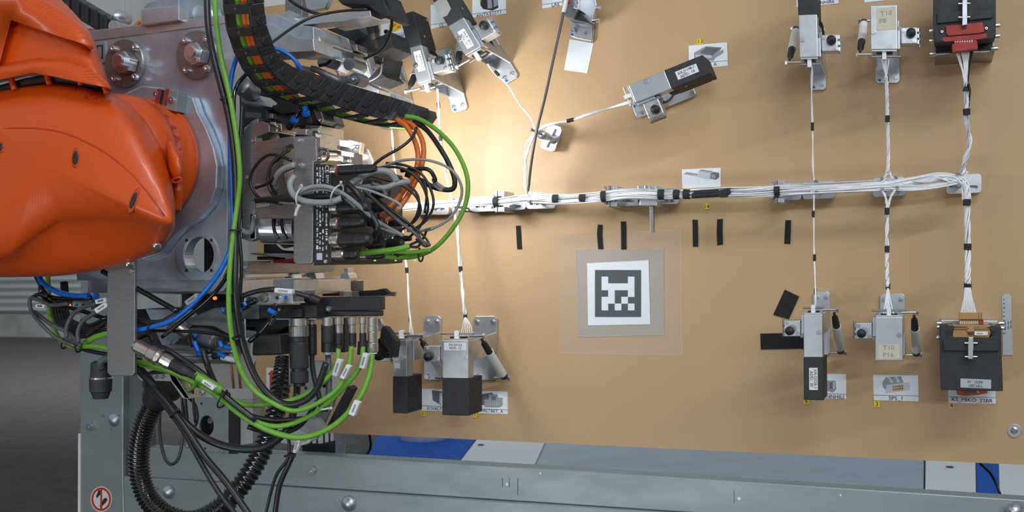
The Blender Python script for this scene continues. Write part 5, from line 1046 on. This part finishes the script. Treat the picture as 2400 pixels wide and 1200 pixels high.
conv(826, 743, .66, 70, 9, [(0, 18, 11, 'nickel', 'coupling_nut'), (17, 38, 9, 'nickel', 'coupling_nut'), (37, 62, 9, 'black', 'connector_body'), (62, 71, 8, 'blackm', 'connector_body')])
conv(850, 743, .66, 70, 8, [(0, 16, 9.5, 'nickel', 'coupling_nut'), (15, 38, 7.5, 'nickel', 'coupling_nut'), (37, 70, 8.5, 'black', 'connector_body')])
conv(873, 743, .66, 84, 12, [(0, 22, 12, 'nickel', 'coupling_nut'), (21, 34, 13, 'nickel', 'coupling_nut'), (33, 60, 12, 'nickel', 'connector_body'), (60, 82, 12.5, 'nickel', 'grip_ring'), (80, 86, 10, 'white', 'seal')])
cable('green cable from the leftmost green connector joining the left bundle', [(794, 812, .66), (785, 864, .68), (733, 915, .71), (677, 939, .73), (593, 950, .76), (547, 939, .77), (510, 922, .78), (470, 895, .79)], 6.2, 'cgreen', extra=lambda t: tag(t, (795, 842), (782, 882), 13, .70))
cable('green cable from the third green connector swinging under the others', [(852, 808, .66), (841, 864, .68), (780, 934, .71), (724, 976, .73), (654, 999, .75), (593, 985, .77), (528, 945, .78), (480, 905, .79), (440, 880, .80)], 6.2, 'cgreen', extra=lambda t: tag(t, (856, 828), (846, 864), 13, .70))
cable('outermost green cable making the lowest arc to the left connectors', [(873, 824, .66), (864, 883, .68), (836, 943, .70), (780, 999, .72), (710, 1025, .74), (640, 1013, .76), (570, 976, .78), (500, 920, .79), (440, 888, .80), (380, 862, .81), (318, 848, .82)], 7, 'cgreen', extra=lambda t: (tag(t, (836, 940), (822, 974), 15, .72), tie(t, 524, 938, 20, .80, 60)))
cable('green cable on the far left looping down behind the robot', [(112, 640, .72), (114, 690, .73), (118, 740, .74), (134, 786, .76), (160, 810, .77), (205, 812, .78), (250, 816, .79), (320, 850, .80), (400, 872, .80), (470, 905, .79)], 6, 'cgreen', extra=lambda t: (tie(t, 150, 808, 9, .78, 80), tie(t, 184, 815, 10, .79, 85)))
cable('short green and grey cable stub above the left green cable', [(198, 806, .77), (220, 792, .78), (245, 784, .785), (262, 782, .79)], 7.5, 'cgreen')
cable('thick black cable from the big connector sweeping to the lower left', [(697, 903, .68), (692, 950, .70), (670, 1010, .72), (620, 1048, .74), (560, 1052, .76), (500, 1036, .77), (450, 1005, .78), (400, 950, .79), (350, 890, .80), (318, 855, .80)], 9, 'cblack', extra=lambda t: tie(t, 410, 970, 13, .80, 40))
cable('black cable from the second connector down to the ties', [(731, 830, .66), (734, 870, .68), (748, 930, .70), (755, 965, .71)], 6.5, 'cblack')
cable('dark grey cable from the third connector down into the bundle', [(769, 828, .66), (771, 880, .68), (770, 930, .70), (762, 962, .72)], 7.5, 'cdgrey', extra=lambda t: tie(t, 764, 958, 12, .73, 10, 'cleartie'))
cable('black cable arc below the green arcs, ending left at the ties', [(745, 940, .69), (700, 1000, .71), (640, 1015, .73), (580, 1000, .76)], 6, 'cblack')
cable('black cable running along the green bundle to the left', [(720, 980, .71), (650, 985, .74), (590, 975, .76), (540, 945, .77), (480, 890, .79), (420, 850, .80), (350, 820, .81)], 6, 'cblack')
cable('black diagonal cable crossing the corrugated hose, upper one', [(318, 862, .80), (360, 905, .80), (400, 955, .80), (440, 1010, .80), (480, 1070, .80), (530, 1130, .80), (590, 1215, .80)], 8, 'cblack')
cable('black diagonal cable crossing the corrugated hose, lower one', [(345, 900, .79), (390, 955, .79), (430, 1010, .79), (466, 1075, .79), (510, 1150, .79), (560, 1215, .79)], 6, 'cblack')
cable('black twin cable hanging with a white sleeve at its top, right branch', [(700, 1036, .70), (690, 1058, .70), (676, 1090, .70), (655, 1140, .70), (643, 1215, .70)], 6.5, 'cblack', extra=lambda t: (tag(t, (700, 1028), (688, 1062), 9, .71), tie(t, 679, 1068, 12, .71, 5)))
cable('black twin cable hanging below the tool, left branch', [(676, 1020, .70), (678, 1055, .70), (672, 1080, .70), (645, 1120, .70), (620, 1215, .70)], 4, 'cblack')
# grey perforated bracket between board edge and cables
gb = thing('cable_bracket', 'light grey perforated cable bracket behind the hanging connectors', 'bracket', P(740, 930, .5))
pr(gb, 'arm', [(724, 846), (770, 846), (790, 870), (800, 900), (780, 948), (742, 1030), (700, 1046), (660, 1040), (640, 1020), (700, 940)], .50, .49, 'galv', .002)
pr(gb, 'light_panel', [(735, 846), (760, 846), (764, 900), (736, 900)], .51, .50, 'panel', .002); pr(gb, 'light_panel', [(770, 870), (790, 868), (800, 896), (786, 920), (768, 930)], .51, .50, 'panel', .002)
pr(gb, 'black_edge', [(824, 912), (800, 960), (768, 1010), (762, 1008), (790, 950), (815, 905)], .50, .47, 'rubber', .001)
for x, y in ((716, 910), (718, 890), (760, 904), (730, 930), (760, 905), (690, 1000)): link('hole', cylz(x, y, 4, .5015, .50, 14), 'rubber', gb)
link('clear_clip', tube([(684, 1028, .62), (700, 1040, .62), (722, 1036, .62), (724, 1024, .62)], 4), 'cleartie', gb, 0, True)
pr(gb, 'clip_plate', [(700, 985), (742, 980), (762, 1005), (740, 1020), (704, 1010)], .55, .53, 'cgrey', .003)
# camera block left of the fixtures
cbk = thing('sensor_block', 'slanted black sensor block just left of the lower left fixture', 'sensor', P(905, 800, .35))
pr(cbk, 'block', [(893, 764), (904, 766), (930, 800), (924, 840), (888, 800)], .30, .275, 'blackm', .003); pr(cbk, 'base', [(838, 800), (888, 796), (920, 838), (904, 840), (860, 832), (836, 832)], .29, .27, 'black', .002)
for x, y in ((889, 800), (909, 832)): screw(cbk, x, y, 7, .31, .30, m='black')
pr(cbk, 'foil', [(882, 745), (892, 748), (896, 760), (886, 778)], .40, .39, 'alu', .001)
# ---- left: steel strap, connectors, hose
st = thing('steel_strap', 'grey brushed steel strap hanging down over the left cables', 'bracket', P(284, 750, .88))
pr(st, 'strap', [(252, 600), (316, 600), (316, 800), (315, 874), (309, 882), (258, 881), (251, 873), (250, 780)], .868, .860, 'brushed', .0015); screw(st, 307, 636, 6, .873, .868)
sc2 = thing('metal_connector', 'nickel plated round connector with black boot, right of the steel strap', 'connector', P(360, 835, .86))
a, b = P(316, 808, .87), P(462, 884, .85); s = S(380, 840, .86)
link('coupling_nut', revolve(a, a.lerp(b, .42), [(0, 13*s), (.1, 16*s), (.55, 16*s), (.6, 19*s), (.85, 19*s), (.9, 21*s), (1, 20*s)], 24), 'nickel', sc2)
link('knurled_ring', revolve(a.lerp(b, .42), a.lerp(b, .60), [(0, 13*s), (.2, 16*s), (.5, 15*s), (.55, 17*s), (1, 15*s)], 12), 'nickel', sc2)
link('boot', revolve(a.lerp(b, .58), b, [(0, 14*s), (.5, 14*s), (.7, 10*s), (1, 9*s)], 20), 'rubber', sc2)
link('green_lead', tube([(456, 880, .85), (480, 892, .84), (520, 915, .82)], 11), 'cgreen', sc2, 0, True)
link('green_lead', tube([(462, 890, .84), (456, 905, .82), (440, 915, .80)], 5), 'cgreen', sc2, 0, True)
tag(sc2, (472, 892), (500, 912), 10, .85)
bc = thing('black_connector', 'bulky black round connector hanging left of the steel strap', 'connector', P(236, 890, .82))
a, b = P(236, 846, .83), P(236, 934, .83); s = S(236, 890, .83)
link('connector_body', revolve(a, b, [(0, 15*s), (.05, 22*s), (.42, 24*s), (.45, 26*s), (.8, 25*s), (.83, 22*s), (1, 17*s)], 26), 'blackm', bc)
link('ring', revolve(a.lerp(b, .42), a.lerp(b, .47), [(0, 26.5*s), (1, 26.5*s)], 26), 'nickel', bc); link('cable', tube([(236, 862, .845), (236, 850, .85), (246, 842, .85), (262, 840, .85)], 9), 'cdgrey', bc, 0, True)
hs = thing('corrugated_hose', 'thick black corrugated hose hanging in a wide U at the bottom left', 'hose', P(330, 1080, .6))
hp = spline(pp([(385, 900, .60), (362, 945, .60), (342, 985, .60), (330, 1030, .60), (325, 1080, .60), (332, 1130, .60), (352, 1175, .60), (390, 1208, .60), (450, 1222, .59), (510, 1195, .57), (560, 1145, .54), (600, 1085, .5), (630, 1020, .46), (650, 950, .42), (662, 880, .38), (668, 840, .36)]), 44)
N = len(hp); s = S(330, 1080, .60)
link('ribbed_hose', sweep(hp, lambda i, n: (26 if i % 8 < 4 else 22.5)*s*(1-.08*i/n), 20), 'cgloss', hs, 0, True)
link('collar', revolve(P(388, 892, .61), P(362, 944, .60), [(0, 40*s), (.1, 46*s), (.35, 46*s), (.4, 34*s), (.8, 34*s), (.85, 31*s), (1, 30*s)], 28), 'rubber', hs, 0, False)
hb_ = thing('hose_bracket', 'small bent aluminium bracket holding the corrugated hose', 'bracket', P(420, 900, .66))
pr(hb_, 'sheet', [(320, 880), (396, 876), (410, 880), (445, 934), (428, 934), (400, 894), (330, 892)], .70, .69, 'alu', .001); pr(hb_, 'flange', [(396, 876), (412, 880), (446, 934), (436, 936), (402, 892)], .70, .66, 'alubright', .001)
for x in (352, 366, 380): screw(hb_, x, 884, 5, .705, .70)
for x in (424, 432, 450): link('hanging_wire', tube([(x, 880, .68), (x+2, 930, .68), (x+8, 990, .67)], 3.4), 'cblack', hb_, 0, True)
cable('small black cable loop hanging beside the corrugated hose', [(376, 950, .5), (374, 1010, .5), (385, 1070, .5), (402, 1088, .5), (420, 1070, .5), (430, 1010, .5), (432, 950, .5)], 4, 'cdgrey')
cable('thin black cable loop left of the round frame hole', [(440, 930, .5), (458, 950, .5), (462, 985, .5), (450, 1005, .5), (430, 990, .5)], 3.6, 'cblack')
# left cable nest
NLB = iter(['glossy black cable curving below the blue tube to the strap', 'glossy black cable directly under the blue tube', 'short black cable end at the top of the left loop', 'dark grey cable running down the left side of the tangle', 'outermost black strand of the curved bunch right of the left green cable', 'second black strand of the curved bunch right of the left green cable', 'third black strand of the curved bunch right of the left green cable', 'fourth black strand of the curved bunch right of the left green cable', 'fifth black strand of the curved bunch right of the left green cable', 'innermost black strand of the curved bunch right of the left green cable', 'thick black cable coming straight down behind the robot wrist', 'thin black cable slanting up to the strap, lower one', 'thin black cable slanting up to the strap, upper one'])
def nest(pts, r, m='cblack'): cable(next(NLB), pts, r, m, 'black cables tangled below the robot wrist')
cable('blue tube curving below the robot wrist to a fitting', [(88, 640, .80), (100, 662, .80), (130, 682, .80), (165, 692, .80), (205, 694, .80)], 6.5, 'cblue')
cable('dark grey cable looping out furthest left, with white sleeve', [(160, 712, .82), (120, 715, .82), (94, 704, .82), (72, 700, .82), (72, 724, .82), (90, 752, .82), (130, 790, .81), (176, 812, .80)], 4.6, 'cdgrey', extra=lambda t: tag(t, (82, 717), (103, 718), 9, .83))
nest([(95, 650, .80), (98, 690, .80), (130, 715, .80), (180, 725, .80), (250, 748, .80)], 5, 'cgloss'); nest([(84, 648, .8), (110, 690, .8), (150, 700, .8), (215, 698, .8)], 5, 'cgloss')
nest([(72, 700, .81), (90, 690, .81), (112, 694, .81)], 5); nest([(80, 730, .81), (120, 760, .81), (160, 780, .8), (190, 812, .8)], 5, 'cdgrey')
for i in range(6): nest([(122+i*6, 700, .76), (128+i*7, 745, .76), (150+i*8, 775-i*3, .77), (190+i*6, 790-i*6, .77), (256, 770-i*6, .77)], 4.2)
nest([(150, 660, .74), (152, 700, .74), (140, 720, .74)], 9); nest([(200, 790, .78), (240, 760, .78), (260, 750, .78)], 4); nest([(190, 750, .78), (210, 762, .78), (256, 740, .78)], 3.6)
cable('dark grey cable rising to the lower white sleeve', [(184, 802, .82), (182, 780, .82), (192, 756, .82), (215, 738, .82), (240, 724, .82)], 5, 'cdgrey', extra=lambda t: tag(t, (222, 730), (250, 712), 13, .835))
cable('dark grey cable rising to the upper white sleeve', [(156, 792, .82), (156, 768, .82), (170, 738, .82), (196, 720, .82), (225, 712, .82)], 5, 'cdgrey', extra=lambda t: tag(t, (222, 708), (248, 702), 11, .84))
cable('black cable under the left green bundle', [(150, 800, .77), (200, 820, .77), (260, 832, .77), (330, 845, .78)], 5, 'cblack')
for x, y in ((204, 695), (221, 694)): pass
vb = thing('valve_block', 'small aluminium valve block with orange light under the robot wrist', 'valve', P(200, 718, .74))
pr(vb, 'block', [(170, 702), (212, 702), (212, 726), (170, 726)], .76, .70, 'alu', .001); link('light', cylz(160, 716, 4, .765, .76, 12), 'ledo', vb); pr(vb, 'black_end', R(150, 705, 170, 726), .758, .70, 'rubber', .001)
for x in (178, 194): link('port', cylz(x, 716, 4, .762, .758, 14), 'bluepaint' if x < 180 else 'rubber', vb)
for x in (203, 222): link('release_ring', tube([(x, 694, .80), (x+6, 694, .80)], 8), 'cblue', vb)
# below flange plate: cylinders, tubes, fittings
cable('glossy black tube slanting from behind the strap to the right', [(240, 636, .86), (300, 665, .86), (360, 698, .86), (416, 730, .86)], 6.5, 'cgloss')
cable('black cable running right from the strap under the blue tube', [(316, 752, .84), (370, 756, .84), (400, 744, .84), (440, 715, .84), (470, 690, .84)], 7, 'cblack', extra=lambda t: tag(t, (434, 712), (462, 692), 13, .855, 'cgrey'))
cable('glossy thin tube crossing below the blue tube', [(340, 775, .83), (420, 776, .83), (500, 782, .83), (560, 796, .83)], 4, 'cgloss')
cable('black cable curving over the valve island with a white sleeve', [(545, 705, .76), (590, 686, .76), (640, 678, .75), (690, 686, .73), (745, 702, .71)], 6, 'cblack', extra=lambda t: (tag(t, (642, 680), (684, 684), 12, .765), link('plug', tube([(726, 697, .72), (750, 706, .71)], 10), 'rubber', t, 0, True)))
cable('glossy black tube with blue rings bending down from the valve', [(648, 712, .77), (640, 740, .77), (615, 775, .77), (585, 800, .77)], 6, 'cgloss', extra=lambda t: link('release_ring', tube([(630, 726, .775), (645, 735, .775)], 6), 'cblue', t))
cable('black cable dropping behind the green one to the bottom left', [(476, 820, .80), (484, 850, .80), (500, 890, .79), (520, 930, .78)], 7, 'cblack')
cable('black cable from the strap to the lower right bundle', [(318, 806, .83), (380, 815, .83), (430, 845, .82), (480, 880, .81), (530, 930, .80), (600, 985, .78)], 7, 'cblack')
vi = thing('valve_island', 'metal valve island with blue ringed air fittings below the flange plate', 'valve', P(480, 760, .72))
def V(name, poly, hf, hb, m='alu', bv=.0015): return pr(vi, name, poly, hf, hb, m, bv)
V('manifold', [(575, 682), (686, 684), (686, 708), (690, 712), (575, 714)], .745, .70, 'alu'); link('port', cylz(649, 698, 7, .748, .742, 18, prof=[(0, 1), (1, 1)]), 'nickel', vi); link('port', cylz(649, 698, 4, .7485, .747, 18), 'rubber', vi); link('port', cylz(668, 698, 4, .748, .744, 14), 'bluepaint', vi)
link('port', cylz(618, 698, 12, .75, .74, 24, prof=[(0, 1), (.6, 1), (1, .8)]), 'nickel', vi); V('block', R(640, 655, 690, 684), .70, .6, 'alu')
V('cover_panel', [(316, 686), (420, 690), (420, 720), (330, 725), (316, 725)], .73, .72, 'panel'); V('back_bar', [(205, 655), (330, 655), (560, 662), (560, 690), (205, 686)], .64, .60, 'steelsheet')
V('grey_panel', [(205, 640), (252, 640), (252, 686), (205, 686)], .66, .65, 'steelsheet')
V('arm_plate', [(340, 725), (440, 726), (455, 745), (392, 812), (380, 812), (350, 745)], .74, .72, 'aluplate'); V('cover', [(430, 752), (500, 722), (515, 724), (545, 760), (546, 790), (500, 765), (450, 762)], .765, .72, 'lever', .003)
link('elbow', tube([(400, 765, .78), (420, 770, .78), (440, 784, .77)], 14, 16), 'nickel', vi, 0, True); link('motor_can', tube([(450, 790, .76), (480, 790, .76), (508, 800, .76)], 22, 20), 'lever', vi, 0, True)
link('cylinder', revolve(P(388, 828, .74), P(555, 832, .74), [(0, .016), (.02, .020), (.98, .020), (1, .016)], 20), 'alu', vi, 0, False)
for y in (818, 826, 836): V('cylinder_groove', R(400, y, 552, y+2), .7645, .76, 'brushed', 0)
for (x, y, dx, dy) in ((455, 800, 10, 26), (464, 830, 16, 4), (515, 800, 6, 14), (512, 828, 16, 8), (528, 812, 16, 4), (455, 780, 6, 10)): link('release_ring', tube([(x, y, .785), (x+dx, y+dy, .785)], 6, 12), 'cblue', vi, 0, True)
for (x, y, dx, dy) in ((476, 826, 18, -4), (500, 836, 30, -4), (640, 745, -6, 18), (455, 812, -6, -30), (520, 838, 34, 6)): link('fitting', tube([(x, y, .78), (x+dx, y+dy, .78)], 7, 12), 'black' if x != 520 else 'cleartie', vi, 0, True)
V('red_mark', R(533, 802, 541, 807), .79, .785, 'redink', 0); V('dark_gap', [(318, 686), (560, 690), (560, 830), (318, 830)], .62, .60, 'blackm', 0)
V('small_box', R(575, 765, 600, 792), .66, .6, 'steelsheet'); V('camera_housing', [(592, 786), (657, 782), (660, 832), (590, 834)], .70, .60, 'black', .004); V('camera_arm', [(575, 745), (676, 748), (676, 765), (640, 784), (575, 775)], .66, .58, 'blacka', .002)
V('textured_block', R(566, 712, 607, 748), .68, .6, 'galv'); link('dark_nest', tube([(320, 800, .79), (330, 790, .79), (350, 785, .79), (358, 800, .79)], 5), 'rubber', vi, 0, True)
link('indicator', cylz(502, 699, 4, .775, .77, 12), 'ledo', vi)
for (q, r) in (([(584, 716, .76), (560, 726, .76), (540, 724, .76)], 6), ([(600, 704, .765), (580, 712, .765), (560, 710, .765)], 7)): link('air_tube', tube([tuple(v) for v in q], r), 'cgloss', vi, 0, True)
for x, y in ((572, 708), (560, 722), (520, 722)): link('release_ring', tube([(x, y, .79), (x+4, y+9, .79)], 5), 'cblue', vi)
# energy chain segment at the top left behind the robot
e2 = thing('energy_chain', 'black drag chain segment at the top left behind the robot', 'cable chain', P(200, 30, .45))
for i in range(8):
    x, y = 100+i*22, -30+i*13
    pr(e2, 'chain_link', [(x, y-18), (x+20, y-6), (x+20, y+38), (x, y+26)], .5, .44, 'black', .002); pr(e2, 'link_rib', [(x+12, y-14), (x+17, y-11), (x+17, y+30), (x+12, y+27)], .505, .5, 'blackm', .001)
link('cable', tube([(205, 70, .52), (225, 72, .52)], 4), 'red', e2)
